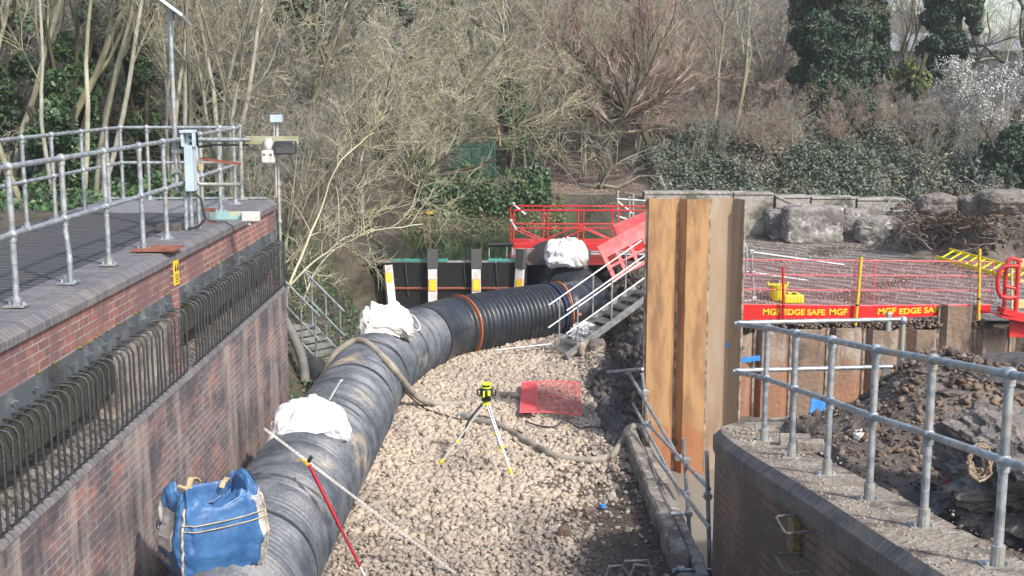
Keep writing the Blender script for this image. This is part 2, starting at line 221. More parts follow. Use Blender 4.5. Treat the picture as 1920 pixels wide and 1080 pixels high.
# ------------------------------------------------------------------ object helpers
def tag(o, label=None, cat=None, group=None, kind=None):
    if label: o['label'] = label
    if cat: o['category'] = cat
    if group: o['group'] = group
    if kind: o['kind'] = kind
    return o
def empty(name, loc, label, cat, group=None, rz=0):
    o = bpy.data.objects.new(name, None); col.objects.link(o); o.location = loc; o.rotation_euler = (0, 0, rz)
    o.empty_display_size = .2
    return tag(o, label, cat, group)
def link(name, me, m, parent=None, smooth=False):
    if m: me.materials.append(m)
    if smooth:
        me.polygons.foreach_set('use_smooth', [True] * len(me.polygons))
    o = bpy.data.objects.new(name, me); col.objects.link(o)
    if parent:
        o.parent = parent
        root = parent
        off = Vector(parent.location)
        while root.parent: root = root.parent; off += root.location
        if parent.rotation_euler.z == 0: o.location = -off      # geometry is written in world space
        else: pass
    return o
class MB:
    def __init__(s): s.v = []; s.f = []; s.uv = []
    def face(s, pts, uv=None):
        b = len(s.v); s.v += [tuple(p) for p in pts]; s.f.append(tuple(range(b, b + len(pts)))); s.uv.append(uv)
    def box(s, a, b, bev=0):
        (x0, y0, z0), (x1, y1, z1) = a, b
        c = Vector(((x0 + x1) / 2, (y0 + y1) / 2, (z0 + z1) / 2)); s.obox(c, Vector((1, 0, 0)) * (x1 - x0), Vector((0, 1, 0)) * (y1 - y0), Vector((0, 0, 1)) * (z1 - z0)); return s
    def obox(s, c, X, Y, Z):
        b = len(s.v)
        for k in (-.5, .5):
            for j in (-.5, .5):
                for i in (-.5, .5): s.v.append(tuple(Vector(c) + X * i + Y * j + Z * k))
        for q in ((0, 2, 3, 1), (4, 5, 7, 6), (0, 1, 5, 4), (2, 6, 7, 3), (0, 4, 6, 2), (1, 3, 7, 5)):
            s.f.append(tuple(b + i for i in q)); s.uv.append(None)
        return s
    def bar(s, a, b, w, h, up=Vector((0, 0, 1))):       # rectangular bar from a to b
        a = Vector(a); b = Vector(b); d = b - a; side = d.cross(up)
        if side.length < 1e-5: side = Vector((1, 0, 0))
        side.normalize(); u = side.cross(d).normalized()
        return s.obox((a + b) / 2, d, side * w, u * h)
    def tube(s, pts, r, n=10, cap=True, closed=False):
        pts = [Vector(p) for p in pts]; K = len(pts); b = len(s.v); rr = r if isinstance(r, (list, tuple)) else [r] * K
        prev = None
        for i, p in enumerate(pts):
            if closed: d = pts[(i + 1) % K] - pts[i - 1]
            else: d = pts[min(i + 1, K - 1)] - pts[max(i - 1, 0)]
            d.normalize()
            if prev is None:
                u = d.cross(Vector((0, 0, 1)));
                if u.length < .1: u = d.cross(Vector((1, 0, 0)))
            else: u = prev - d * prev.dot(d)
            u.normalize(); prev = u; v = d.cross(u)
            for k in range(n):
                a = 2 * math.pi * k / n; s.v.append(tuple(p + (u * math.cos(a) + v * math.sin(a)) * rr[i]))
        for i in range(K if closed else K - 1):
            for k in range(n):
                i2 = (i + 1) % K
                s.f.append((b + i * n + k, b + i * n + (k + 1) % n, b + i2 * n + (k + 1) % n, b + i2 * n + k)); s.uv.append(None)
        if cap and not closed:
            s.f.append(tuple(b + k for k in range(n))[::-1]); s.uv.append(None)
            s.f.append(tuple(b + (K - 1) * n + k for k in range(n))); s.uv.append(None)
        return s
    def ball(s, c, r, n=8, sz=1.0):
        c = Vector(c); m = max(4, n // 2 + 1)
        pts = [c + Vector((0, 0, -math.cos(math.pi * (i + .02) / (m + .04)) * r * sz)) for i in range(m + 1)]
        return s.tube(pts, [max(1e-4, math.sin(math.pi * (i + .02) / (m + .04)) * r) for i in range(m + 1)], n)
    def lathe(s, c, prof, n=16):
        c = Vector(c); return s.tube([c + Vector((0, 0, z + 1e-5 * i)) for i, (r, z) in enumerate(prof)], [max(r, 1e-4) for r, z in prof], n)
    def clusters(s, gap=.006):
        par = list(range(len(s.v)))
        def f(i):
            while par[i] != i: par[i] = par[par[i]]; i = par[i]
            return i
        for fc in s.f:
            for a in fc[1:]: par[f(a)] = f(fc[0])
        g = {}
        for i, v in enumerate(s.v): g.setdefault(f(i), []).append(v)
        ks = list(g); bb = {k: ([min(v[j] for v in g[k]) - gap for j in range(3)], [max(v[j] for v in g[k]) + gap for j in range(3)]) for k in ks}
        gp = {k: k for k in ks}
        def h_(k):
            while gp[k] != k: k = gp[k]
            return k
        for i, a in enumerate(ks):
            for b_ in ks[:i]:
                if all(bb[a][0][j] <= bb[b_][1][j] and bb[b_][0][j] <= bb[a][1][j] for j in range(3)): gp[h_(a)] = h_(b_)
        out = {}
        for fc in s.f:
            k = h_(f(fc[0])); o, mp = out.setdefault(k, (MB(), {}))
            for i in fc:
                if i not in mp: mp[i] = len(o.v); o.v.append(s.v[i])
            o.f.append(tuple(mp[i] for i in fc)); o.uv.append(None)
        return [o for o, mp in out.values()]
    def mesh(s, name):
        me = bpy.data.meshes.new(name); me.from_pydata(s.v, [], s.f)
        if any(u is not None for u in s.uv):
            ul = me.uv_layers.new(name='UVMap'); k = 0
            for f, u in zip(s.f, s.uv):
                for i in range(len(f)):
                    ul.data[k].uv = u[i] if u else (0, 0); k += 1
        me.update(); return me
    def build(s, name, m, parent=None, smooth=False, bevel=0, split=False):
        if split:
            for k in s.clusters(): r = k.build(name, m, parent, smooth, bevel)
            return r
        o = link(name, s.mesh(name), m, parent, smooth)
        if smooth and hasattr(o.data, 'set_sharp_from_angle'): o.data.set_sharp_from_angle(angle=R(50))
        if bevel:
            md = o.modifiers.new('bevel', 'BEVEL'); md.width = bevel; md.segments = 2; md.limit_method = 'ANGLE'
        return o
def np_mesh(name, V, Q, m, parent=None, smooth=False, kind=None):
    V = np.asarray(V, dtype=np.float32).reshape(-1, 3); Q = np.asarray(Q, dtype=np.int32); k = Q.shape[1]
    me = bpy.data.meshes.new(name); me.vertices.add(len(V)); me.vertices.foreach_set('co', V.ravel())
    me.loops.add(Q.size); me.loops.foreach_set('vertex_index', Q.ravel())
    me.polygons.add(len(Q)); me.polygons.foreach_set('loop_start', np.arange(0, Q.size, k, dtype=np.int32))
    me.polygons.foreach_set('loop_total', np.full(len(Q), k, dtype=np.int32)); me.update(calc_edges=True); me.validate()
    o = link(name, me, m, parent, smooth)
    return o
def fbm(x, y, z=0, o=4): return mn.fractal(Vector((x, y, z)), 1.0, 2.0, o)
def sstep(a, b, x):
    t = min(1, max(0, (x - a) / (b - a))); return t * t * (3 - 2 * t)
def lerp(a, b, t): return a + (b - a) * t
def text_mesh(txt, size, depth=.003, shear=0, spacing=1.0, bold=0.0):
    c = bpy.data.curves.new('lettering', 'FONT'); c.body = txt; c.size = size; c.extrude = depth; c.shear = shear; c.space_character = spacing; c.offset = bold
    o = bpy.data.objects.new('lettering', c); col.objects.link(o)
    dg = bpy.context.evaluated_depsgraph_get(); dg.update(); me = bpy.data.meshes.new_from_object(o.evaluated_get(dg))
    bpy.data.objects.remove(o); return me
def put_text(txt, size, origin, X, Y, m, parent, name='lettering', shear=0, width=None, bold=0.0):
    me = text_mesh(txt, size, .002, shear, 1.0, bold); me.materials.clear()
    X = Vector(X).normalized(); Y = Vector(Y).normalized(); Z = X.cross(Y)
    xs = [v.co.x for v in me.vertices]; s = width / (max(xs) - min(xs)) if width else 1
    x0 = min(xs)
    for v in me.vertices: v.co = Vector(origin) + X * (v.co.x - x0) * s + Y * v.co.y + Z * v.co.z
    return link(name, me, m, parent)

# ------------------------------------------------------------------ terrain
def rwall_z(y): return 1.85 + 12.2 * .145 - .145 * y          # sloping top of the right hand wall
def h(x, y):
    n = fbm(x * .35, y * .35) * .25 + fbm(x * 1.7, y * 1.7, 3) * .06
    # far country
    hill = 2.2 + max(0, y - 45) * .2 * (1 - .62 * sstep(.22, .36, x / max(y, 1)))
    left = sstep(-2.2, -7, x)
    hill = min(hill, 16)
    far = hill + left * 1.2 * sstep(24, 34, y) + n * sstep(34, 50, y) * 2
    right = 1.1 + sstep(33.6, 42, y) * 2.2
    t = sstep(3.2, 6.5, x)
    base36 = lerp(far, max(right, hill - 1.2 if y > 42 else right), t if y < 46 else t * (1 - sstep(46, 56, y)))
    if y > 36: return base36
    # pond and channel
    lb = sstep(-2.5, -4.6, x)
    if y > 27.3:
        pond = lerp(.35, base36 if y > 33 else 1.9, sstep(32.2, 35.5, y))
        z = lerp(pond, 3.1, lb) if x < 0 else pond
        z = lerp(z, 1.1 if y < 33.6 else base36, sstep(1.6, 2.8, x))
        return z + n * .4 * (0 if x > 3 else 1)
    if y > 18.75:
        z = lerp(-.03, 2.9, sstep(-2.9, -5.9, x)) if x < 0 else -.03
        if x < 0: return z + n * (1 if x < -3.1 else .1)
        if y > 21.75: return lerp(z, 1.1, sstep(1.75, 2.9, x)) + n * .35 * (1 if 1.7 < x < 3.2 else .05)
        z = lerp(z, .9, sstep(1.65, 2.3, x))
        if x > 3.3: return -.65 + n * .2
        return z + n * .4 * (x > 1.7)
    if x < -4.0: return 3.3 if x > -6.3 else 3.35 + n
    if x < -3.5: return 0
    if x < 1.75: return -.03
    if x < 2.5 or y > 12.3:
        if y > 11.6 or x < 2.5:
            m_ = -.9
            if x > 3.5 and y < 15.5: m_ = lerp(-.65, 1.6, sstep(15.5, 12.2, y))
            elif x > 3.3: m_ = lerp(-.65, .3, sstep(16, 13, y))
            return m_
    z = rwall_z(y) - .05
    mound = .75 * math.exp(-(((x - 5.1) / 1.5) ** 2 + ((y - 11.2) / 1.4) ** 2)) + .45 * math.exp(-(((x - 3.9) / .6) ** 2 + ((y - 11.3) / .7) ** 2))
    if x < 2.75: return z - .12
    dip = -.25 * sstep(2.7, 3.0, x) * sstep(10.5, 8, y)
    return z + mound + dip + (n * .5 if x > 2.6 else 0)
xs = sorted(set([round(-70 + i * 2.5, 2) for i in range(24)] + [round(-10 + i * .5, 2) for i in range(8)] + [round(-6 + i * .14, 2) for i in range(130)] + [round(12.4 + i * .8, 2) for i in range(12)] + [round(22 + i * 3, 2) for i in range(20)]))
ys = sorted(set([2, 4, 5, 6] + [round(6.5 + i * .16, 2) for i in range(185)] + [round(36.4 + i * .7, 2) for i in range(40)] + [66, 69, 73, 78, 84, 90, 100, 115, 140, 180]))
nx, ny = len(xs), len(ys)
V = [(x, y, h(x, y)) for y in ys for x in xs]
Q = [(j * nx + i, j * nx + i + 1, (j + 1) * nx + i + 1, (j + 1) * nx + i) for j in range(ny - 1) for i in range(nx - 1)]
g = np_mesh('ground', V, Q, litter, smooth=True); tag(g, 'leaf littered woodland ground and banks around the works', 'ground', kind='structure')
def sheet(name, x0, x1, y0, y1, step, fz, m, label, cat='ground'):
    nx = int((x1 - x0) / step) + 1; ny = int((y1 - y0) / step) + 1
    V = [(lerp(x0, x1, i / (nx - 1)), lerp(y0, y1, j / (ny - 1)), 0) for j in range(ny) for i in range(nx)]
    V = [(x, y, fz(x, y)) for x, y, _ in V]
    Q = [(j * nx + i, j * nx + i + 1, (j + 1) * nx + i + 1, (j + 1) * nx + i) for j in range(ny - 1) for i in range(nx - 1)]
    return tag(np_mesh(name, V, Q, m, smooth=True), label, cat, kind='structure')
def bed_z(x, y):
    return .02 + fbm(x * 1.2, y * 1.2, 5) * .05 + .05 * sstep(-.5, -1.9, x) + .1 * sstep(23, 25.5, y) + .25 * sstep(1.2, 1.75, x) * sstep(19, 21, y)
def xmask(m, c, a, b_):
    n = m.node_tree.nodes; l = m.node_tree.links; b = n['Principled BSDF']; prev = b.inputs['Base Color'].links[0].from_socket
    tc = n.new('ShaderNodeTexCoord'); sp = n.new('ShaderNodeSeparateXYZ'); l.new(tc.outputs['Object'], sp.inputs[0])
    t = n.new('ShaderNodeTexNoise'); t.inputs['Scale'].default_value = 1.6; t.inputs['Detail'].default_value = 6; l.new(tc.outputs['Object'], t.inputs[0])
    ad = n.new('ShaderNodeMath'); ad.operation = 'ADD'; l.new(sp.outputs[0], ad.inputs[0]); l.new(t.outputs[0], ad.inputs[1])
    r = n.new('ShaderNodeMapRange'); r.inputs[1].default_value = a; r.inputs[2].default_value = b_; l.new(ad.outputs[0], r.inputs[0])
    mx = n.new('ShaderNodeMix'); mx.data_type = 'RGBA'; l.new(r.outputs[0], mx.inputs[0]); l.new(prev, mx.inputs[6]); mx.inputs[7].default_value = (*c, 1); l.new(mx.outputs[2], b.inputs['Base Color'])
xmask(bedm, (.07, .056, .046), .9, 1.7)
sheet('channel_bed', -3.35, 1.74, 7, 27.25, .1, bed_z, bedm, 'dusty soil and stone bed of the drained channel')
sheet('hardstanding', 2.95, 30, 21.78, 33.6, .2, lambda x, y: 1.112 + fbm(x * .8, y * .8, 2) * .03, hardm, 'muddy tracked hardstanding behind the red mesh fence')
sheet('soil_bank', 1.5, 3.3, 18.7, 28.5, .08, lambda x, y: h(x, y) + .05 + .06 * fbm(x * 3, y * 3, 1), soil, 'dark soil bank beside the channel')
def fill_z(x, y): return h(x, y) + .03 + .05 * fbm(x * 2.5, y * 2.5, 8)
sheet('backfill_ground', 2.72, 13, 4, 13.6, .08, fill_z, soil, 'dark churned soil behind the right hand brick wall')
def path_z(x, y): return h(x, y) + .012
sheet('path', -1.2, 4.2, 35.2, 45.5, .3, path_z, pathm, 'bare trodden earth path under the trees')
def quad(name, x0, x1, y0, y1, z, m, label):
    b = MB(); b.face([(x0, y0, z), (x1, y0, z), (x1, y1, z), (x0, y1, z)]); return tag(b.build(name, m), label, 'water', kind='structure')
sheet('pit_mud', 3.32, 9, 12.6, 21.5, .15, lambda x, y: h(x, y) + .03, soil, 'dark mud between the back row of piles and the brown rubble')
quad('silty_water', 1.75, 3.36, 3, 21.7, -.35, waterm, 'still grey silty water beside the sheet piles')
quad('pond_water', -6.5, 2.6, 27.42, 36, 1.3, pondm, 'dark green still water held behind the dam')

# ------------------------------------------------------------------ left wall, deck, racks
def lowx(y): return -3.465 - .003 * (y - 8)
Y0, Y1, YJ = 4.5, 18.73, 13.0
wl = empty('brick_wall', (-3.8, 12, 0), 'tall red and grey brick retaining wall with blue brick coping on the left', 'wall')
def profile_wall(prof, ys_, m, name, parent, vaxis=1, uscale=1.0, close_end=True):
    b = MB(); cum = [0]
    P = [[Vector((p[0](y) if callable(p[0]) else p[0], y, p[1])) for p in prof] for y in ys_]
    for k in range(1, len(prof)): cum.append(cum[-1] + (P[0][k] - P[0][k - 1]).length)
    for j in range(len(ys_) - 1):
        for k in range(len(prof) - 1):
            q = [P[j][k], P[j + 1][k], P[j + 1][k + 1], P[j][k + 1]]
            uv = [(ys_[j], cum[k]), (ys_[j + 1], cum[k]), (ys_[j + 1], cum[k + 1]), (ys_[j], cum[k + 1])]
            b.face(q[::-1], uv[::-1])
    return b.build(name, m, parent)
yl = [Y0 + (Y1 - Y0) * i / 12 for i in range(13)]
profile_wall([(lowx, -.6), (lowx, 2.17)], yl, brick_lo, 'lower_wall', wl)
profile_wall([(lowx, 2.17), (lambda y: lowx(y) - .015, 2.205), (lambda y: lowx(y) - .05, 2.225), (lambda y: lowx(y) - .16, 2.235)], yl, brick_cap, 'ledge_bullnose', wl)
profile_wall([(lambda y: lowx(y) - .16, 2.235), (-4.15, 2.32)], yl, ledgem, 'ledge', wl)
profile_wall([(-4.15, 2.25), (-4.15, 3.0)], yl, mossm, 'recess_back', wl)
for (ya, yb, m_, nm, zb_) in ((Y0, 11.0, mossm, 'mossy_beam', 2.53), (11.002, 12.89, concrete, 'pale_infill', 2.25), (13.11, Y1 - .02, mossm, 'mossy_beam', 2.56)):
    q = MB(); q.box((-4.1, ya, zb_), (-3.66, yb, 2.99)); q.build(nm, m_, wl)
profile_wall([(-3.64, 2.9), (-3.64, 3.455)], yl, brick_up, 'upper_wall', wl)
b = MB()                                            # far end face of the wall and the pier at the joint
b.face([(lowx(Y1), Y1, -.6), (-6.3, Y1, -.6), (-6.3, Y1, 2.45), (lowx(Y1), Y1, 2.2)], [(0, 0), (2.8, 0), (2.8, 3), (0, 3)])
b.face([(-3.64, Y1, 2.2), (-6.3, Y1, 2.2), (-6.3, Y1, 3.45), (-3.64, Y1, 3.45)], [(0, 0), (2.7, 0), (2.7, 1), (0, 1)])
b.build('end_wall', brick_up, wl)
b = MB()
for (x0, x1, y0, y1, z0, z1) in ((-3.9, -3.605, YJ - .1, YJ + .1, 2.2, 3.435),):
    for (p0, p1) in (((x0, y0), (x1, y0)), ((x1, y0), (x1, y1)), ((x1, y1), (x0, y1))):
        L = math.dist(p0, p1); b.face([(*p0, z0), (*p1, z0), (*p1, z1), (*p0, z1)], [(0, z0), (L, z0), (L, z1), (0, z1)])
b.build('pier', brick_up, wl)
def cop(y0, y1, dz=0, dx=0):
    b = MB(); pr = [(-3.605 + dx, 3.44), (-3.605 + dx, 3.5 + dz), (-3.69 + dx, 3.56 + dz), (-4.16, 3.57 + dz)]
    cum = [0, .06, .16, .64]
    for k in range(3):
        (xa, za), (xb, zb) = pr[k], pr[k + 1]; n = max(1, int((y1 - y0) / 1.5))
        for j in range(n):
            ya, yb = lerp(y0, y1, j / n), lerp(y0, y1, (j + 1) / n)
            b.face([(xa, ya, za), (xa, yb, za), (xb, yb, zb), (xb, ya, zb)][::-1], [(ya, cum[k] + .02), (yb, cum[k] + .02), (yb, cum[k + 1] + .02), (ya, cum[k + 1] + .02)][::-1])
    b.face([(x, y0, z) for x, z in pr] + [(-4.16, y0, 3.44)], [(.02, .05)] * 5)
    b.face([(x, y1, z) for x, z in pr] + [(-4.16, y1, 3.44)], [(.02, .05)] * 5)
    return b.build('coping', brick_cap, wl)
cop(Y0, YJ - .02); cop(YJ + .02, Y1 + .03, .012, .01)
dk = MB(); dk.box((-6.2, Y0, 3.3), (-4.165, 16.9, 3.56)); dk.build('deck', deckm, wl)
dk = MB(); dk.box((-6.2, 16.905, 3.3), (-4.165, Y1, 3.57)); dk.build('deck_edge', mat('pale deck netting', (.2, .2, .21), .8, c2=(.13, .13, .14), sc=9, stretch=(.4, 3, 1), bump=.3), wl)
MB().tube([(-6.15, Y1 - .05, 3.6), (-3.75, Y1 - .05, 3.6)], .02).build('edge_tube', galv, wl)
rp = MB(); rp.box((-4.0, 12.75, 3.578), (-3.55, 13.2, 3.59)); tag(rp.build('joint_cover_plate', rustbar), 'rusty flat steel plate lying over the coping joint', 'steel plate')
def mossball(p, r, m=None):
    return p
# racks of bent bars
def rack(y0, y1, label):
    t = empty('debris_rack', (-3.5, (y0 + y1) / 2, 2.4), label, 'bar screen', 'bent bar screens on the left wall')
    MB().box((-3.655, y0, 2.93), (-3.615, y1, 3.12)).build('fixing_plate', platem, t)
    n = int((y1 - y0) / .4)
    bb = MB()
    for i in range(n):
        y = y0 + .2 + i * .4; bb.box((-3.615, y - .018, 3.03), (-3.59, y + .018, 3.065)); bb.tube([(-3.615, y, 3.048), (-3.56, y, 3.048)], .009, 6)
    bb.build('bolt', platem, t, split=True)
    n = int((y1 - y0) / .142)
    for i in range(n + 1):
        y = y0 + .05 + (y1 - y0 - .1) * i / n; X = lowx(y) + .012; s = rnd.uniform(-.02, .02) * (2.2 if rnd.random() < .12 else 1); y += rnd.uniform(-.01, .01)
        zt = 2.955 + rnd.uniform(-.008, .008)
        pts = [(-3.62, y, zt), (X - .07, y + s, zt), (X - .025, y + s, zt - .015), (X, y + s, zt - .06), (X + s * .5, y, 2.65), (X, y, 2.33), (X - .012, y, 2.28), (X - .05, y, 2.255)]
        MB().tube(pts, .011, 7).build('bar', barm, t, smooth=True)
rack(5.6, 12.86, 'long rack of black bent bars in front of the nearer red brick section')
rack(13.14, 18.68, 'rack of black bent bars on the far section below the grey sensor boards')
# moss tufts on brick joint are part of the wall
ms = MB()
for i in range(26):
    y = rnd.uniform(7.5, 18); r = rnd.uniform(.015, .035); ms.ball((-3.63, y, 3.13), r, 6, .6)
ms.build('moss_tufts', mat('rusty moss', (.13, .07, .025), .95, c2=(.1, .11, .03), sc=20), wl, smooth=True)

# ------------------------------------------------------------------ handrails
def handrail(name, posts, hgt, label, rail_pts_top=None, r=.026, ends=(0, 0), m=galv, ext0=None, ext1=None, bent=None, base=True, mid=.52, sock=False):
    t = empty(name, posts[0], label, 'handrail')
    P = [Vector(p) for p in posts]
    for i, p in enumerate(P):
        top = p + Vector((0, 0, hgt))
        if bent == i: pts = [p + Vector((.03, -.03, 0)), p + Vector((.03, -.02, .25)), p + Vector((0, 0, .48)), top]
        else: pts = [p, top]
        MB().tube(pts, r, 12).build('post', m, t, smooth=True)
        f = MB()
        for z in (hgt, hgt * mid):
            f.ball(p + Vector((0, 0, z)), r * 1.62, 12); f.tube([p + Vector((0, 0, z - .06)), p + Vector((0, 0, z))], r * 1.3, 12)
        f.build('fitting', m, t, smooth=True, split=True)
        if base:
            q = MB(); q.box(p + Vector((-.08, -.08, 0)), p + Vector((.08, .08, .012)))
            q.tube([p + Vector((0, 0, 0)), p + Vector((0, 0, .13 if sock else .07))], r * 1.45, 12)
            for sx in (-.055, .055): q.tube([p + Vector((sx, 0, .01)), p + Vector((sx, 0, .035))], .012, 6)
            q.build('base_plate', m if not sock else galv_dirty, t, smooth=False)
    for nm, z in (('top_rail', hgt), ('mid_rail', hgt * mid)):
        pts = [p + Vector((0, 0, z)) for p in P]
        if ext0: pts = [Vector(ext0) + Vector((0, 0, z))] + pts
        if ext1: pts = pts + [Vector(ext1) + Vector((0, 0, z))]
        MB().tube(pts, r * .93, 12).build(nm, m, t, smooth=True)
    return t
zc = 3.575
handrail('handrail', [(-3.92, y, zc) for y in (9.56, 10.7, 11.81, 12.95, 13.85)], 1.1, 'near galvanised tube handrail on the wall coping, one post bent at its foot', ext0=(-3.92, 7.6, zc), ext1=(-3.94, 14.75, zc), bent=1)
handrail('handrail', [(-3.97, 15.7, zc + .01), (-4.0, 16.8, zc + .01), (-4.03, 17.85, zc + .01), (-4.1, 18.6, zc + .01)], 1.1, 'short far handrail on the coping right of the grey cabinet', ext0=(-3.96, 14.95, zc))
handrail('handrail', [(-5.9, y, zc) for y in (13.6, 14.85, 15.8, 16.9, 17.95, 18.6)], 1.1, 'rear tube handrail along the back edge of the deck beside the wood', ext0=(-5.9, 10.5, zc))
handrail('handrail', [(-5.5, 18.6, zc), (-4.4, 18.6, zc)], 1.1, 'handrail closing the far end of the deck', ext0=(-5.88, 18.6, zc), ext1=(-4.13, 18.6, zc))
# right wall
RP = [az(x, y, 1.85 + 12.2 * .145, .145) for x, y in ((1432, 828), (1484, 858), (1550, 892), (1629, 939), (1731, 990), (1869, 1064))]
corner = Vector((2.2, 11.75, rwall_z(11.75)))
nxt = RP[-1] + (RP[-1] - RP[-2]) * .98
t = handrail('handrail', RP, 1.085, 'sloping galvanised handrail along the coping of the right hand brick wall', ext0=corner, ext1=nxt, sock=True, mid=.56)
rt = empty('handrail', (3.9, 11.85, 1.9), 'galvanised handrail turning right at the far end of the dark brick wall', 'handrail')
zt = corner.z + 1.085; zm = corner.z + 1.085 * .56
for nm, z in (('top_rail', zt), ('mid_rail', zm)):
    MB().tube([(corner.x - .03, corner.y, z), (corner.x + .02, corner.y + .02, z + .01), (3.86, 11.9, z + .02)], .024, 12).build(nm, galv, rt, smooth=True)
MB().tube([(3.86, 11.9, 1.5), (3.86, 11.9, zt - .02), (3.84, 11.9, zt + .02)], .027, 12).build('post', galv, rt, smooth=True)
f = MB(); f.ball((3.86, 11.9, zt + .01), .045, 12); f.ball((3.86, 11.9, zm + .01), .045, 12); f.build('fitting', galv, rt, smooth=True, split=True)
f = MB(); f.box((3.70, 11.87, zt - .1), (3.74, 11.93, zt + .09)); f.box((3.68, 11.87, zm - .1), (3.75, 11.93, zm + .04)); f.tube([(3.66, 11.9, zm - .1), (3.8, 11.9, zm - .13)], .012, 6); f.build('clamp', alu, rt, bevel=.006, split=True)

# ------------------------------------------------------------------ right hand brick wall
wr = empty('brick_wall', (2.4, 9, 1), 'dark wet brick wall with sloping coping and rounded far corner on the right', 'wall')
edge = [(5.0, 13.1), (3.6, 12.85), (2.7, 12.62), (2.3, 12.45), (2.12, 12.25), (2.03, 11.98), (1.99, 11.6), (1.99, 10.9), (2.02, 10.3), (2.08, 9.3), (2.15, 8.2), (2.19, 7.2), (2.24, 6.2), (2.29, 5.0), (2.33, 3.6)]
edge = [Vector((x, y, 0)) for x, y in edge]
def inward(i, d):
    t = (edge[min(i + 1, len(edge) - 1)] - edge[max(i - 1, 0)]).normalized(); nrm = Vector((-t.y, t.x, 0))
    return edge[i] + nrm * d
cum = [0]
for i in range(1, len(edge)): cum.append(cum[-1] + (edge[i] - edge[i - 1]).length)
def ztop(y): return rwall_z(min(y, 12.3))
b = MB(); c = MB(); tp = MB(); hd = MB()
for i in range(len(edge) - 1):
    a0, a1 = inward(i, .025), inward(i + 1, .025); z0, z1 = ztop(edge[i].y) - .2, ztop(edge[i + 1].y) - .2
    b.face([(a0.x, a0.y, -.6), (a1.x, a1.y, -.6), (a1.x, a1.y, z1), (a0.x, a0.y, z0)], [(cum[i], -.6 - z0), (cum[i + 1], -.6 - z1), (cum[i + 1], 0), (cum[i], 0)])
    e0, e1, Z0, Z1 = edge[i], edge[i + 1], ztop(edge[i].y), ztop(edge[i + 1].y)
    m0, m1, n0, n1 = inward(i, .07), inward(i + 1, .07), inward(i, .62), inward(i + 1, .62)
    lv = [((e0.x, e0.y, Z0 - .205), (e1.x, e1.y, Z1 - .205)), ((e0.x, e0.y, Z0 - .07), (e1.x, e1.y, Z1 - .07)), ((m0.x, m0.y, Z0), (m1.x, m1.y, Z1))]
    cu = [.02, .16, .28]
    for k in range(2):
        c.face([lv[k][0], lv[k][1], lv[k + 1][1], lv[k + 1][0]], [(cum[i], cu[k]), (cum[i + 1], cu[k]), (cum[i + 1], cu[k + 1]), (cum[i], cu[k + 1])])
    c.face([(a0.x, a0.y, z0), (e0.x, e0.y, Z0 - .205), (e1.x, e1.y, Z1 - .205), (a1.x, a1.y, z1)][::-1], [(cum[i], .1)] * 4)
    tp.face([lv[2][0], lv[2][1], (n1.x, n1.y, Z1 + .004), (n0.x, n0.y, Z0 + .004)])
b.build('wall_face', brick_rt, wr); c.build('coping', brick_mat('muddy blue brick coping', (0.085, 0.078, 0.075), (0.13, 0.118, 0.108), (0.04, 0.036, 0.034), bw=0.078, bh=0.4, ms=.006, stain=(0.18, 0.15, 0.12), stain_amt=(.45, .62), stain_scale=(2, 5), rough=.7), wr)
bm_ = tp.mesh('coping_top'); link('coping_top', bm_, capm, wr)
# step irons + sign
for px, py in ((1508, 985), (1508, 1058)):
    p = az(px, py, 0)          # locate on wall face x ~ 2.12
    r_ = ray(px, py); k = 2.13 / r_.x; q = Vector((0, 0, CZ)) + r_ * k
    t = empty('step_iron', q, 'upper rusty step iron on the right brick wall' if py < 1000 else 'lower rusty step iron on the right brick wall beside the yellow sign', 'step iron', 'step irons on the right wall')
    y0, y1 = q.y - .17, q.y + .17
    MB().tube([(q.x + .02, y1, q.z + .02), (q.x - .15, y1, q.z + .01), (q.x - .175, y1 - .02, q.z), (q.x - .175, y0 + .02, q.z), (q.x - .15, y0, q.z), (q.x + .02, y0, q.z + .02)], .012, 8).build('bar', irond, t, smooth=True)
r_ = ray(1483, 1003); q = Vector((0, 0, CZ)) + r_ * (2.10 / r_.x)
t = empty('warning_sign', q, 'yellow warning sign on the dark brick wall behind the step irons', 'sign')
MB().box((q.x - .006, q.y - .11, q.z - .13), (q.x + .05, q.y + .11, q.z + .13)).build('panel', mat('dirty warning yellow', (.27, .18, .035), .7, c2=(.09, .07, .04), sc=14), t)
sg = MB()
sg.face([(q.x - .008, q.y + .08, q.z + .02), (q.x - .008, q.y - .08, q.z + .02), (q.x - .008, q.y, q.z + .13)])
for k in range(3): sg.face([(q.x - .008, q.y + .08, q.z - .03 - k * .04), (q.x - .008, q.y - .08, q.z - .03 - k * .04), (q.x - .008, q.y - .08, q.z - .045 - k * .04), (q.x - .008, q.y + .08, q.z - .045 - k * .04)])
sg.build('symbol', blackp, t)
# left wall sign
t = empty('warning_sign', (-3.6, 13.0, 3.2), 'small yellow warning sign on the brick pier below the handrail', 'sign')
r_ = ray(340, 506); q = Vector((0, 0, CZ)) + r_ * (-3.595 / r_.x); q.y = YJ
MB().box((-3.604, q.y - .09, q.z - .13), (-3.594, q.y + .09, q.z + .13)).build('panel', signy, t)
sg = MB(); X = -3.592
for s in (-.04, .045): sg.face([(X, q.y + s - .035, q.z + .02), (X, q.y + s + .035, q.z + .02), (X, q.y + s, q.z + .11)])
for k in range(4): sg.face([(X, q.y - .06, q.z - .02 - k * .025), (X, q.y + .06, q.z - .02 - k * .025), (X, q.y + .06, q.z - .03 - k * .025), (X, q.y - .06, q.z - .03 - k * .025)])
sg.build('symbol', blackp, t)

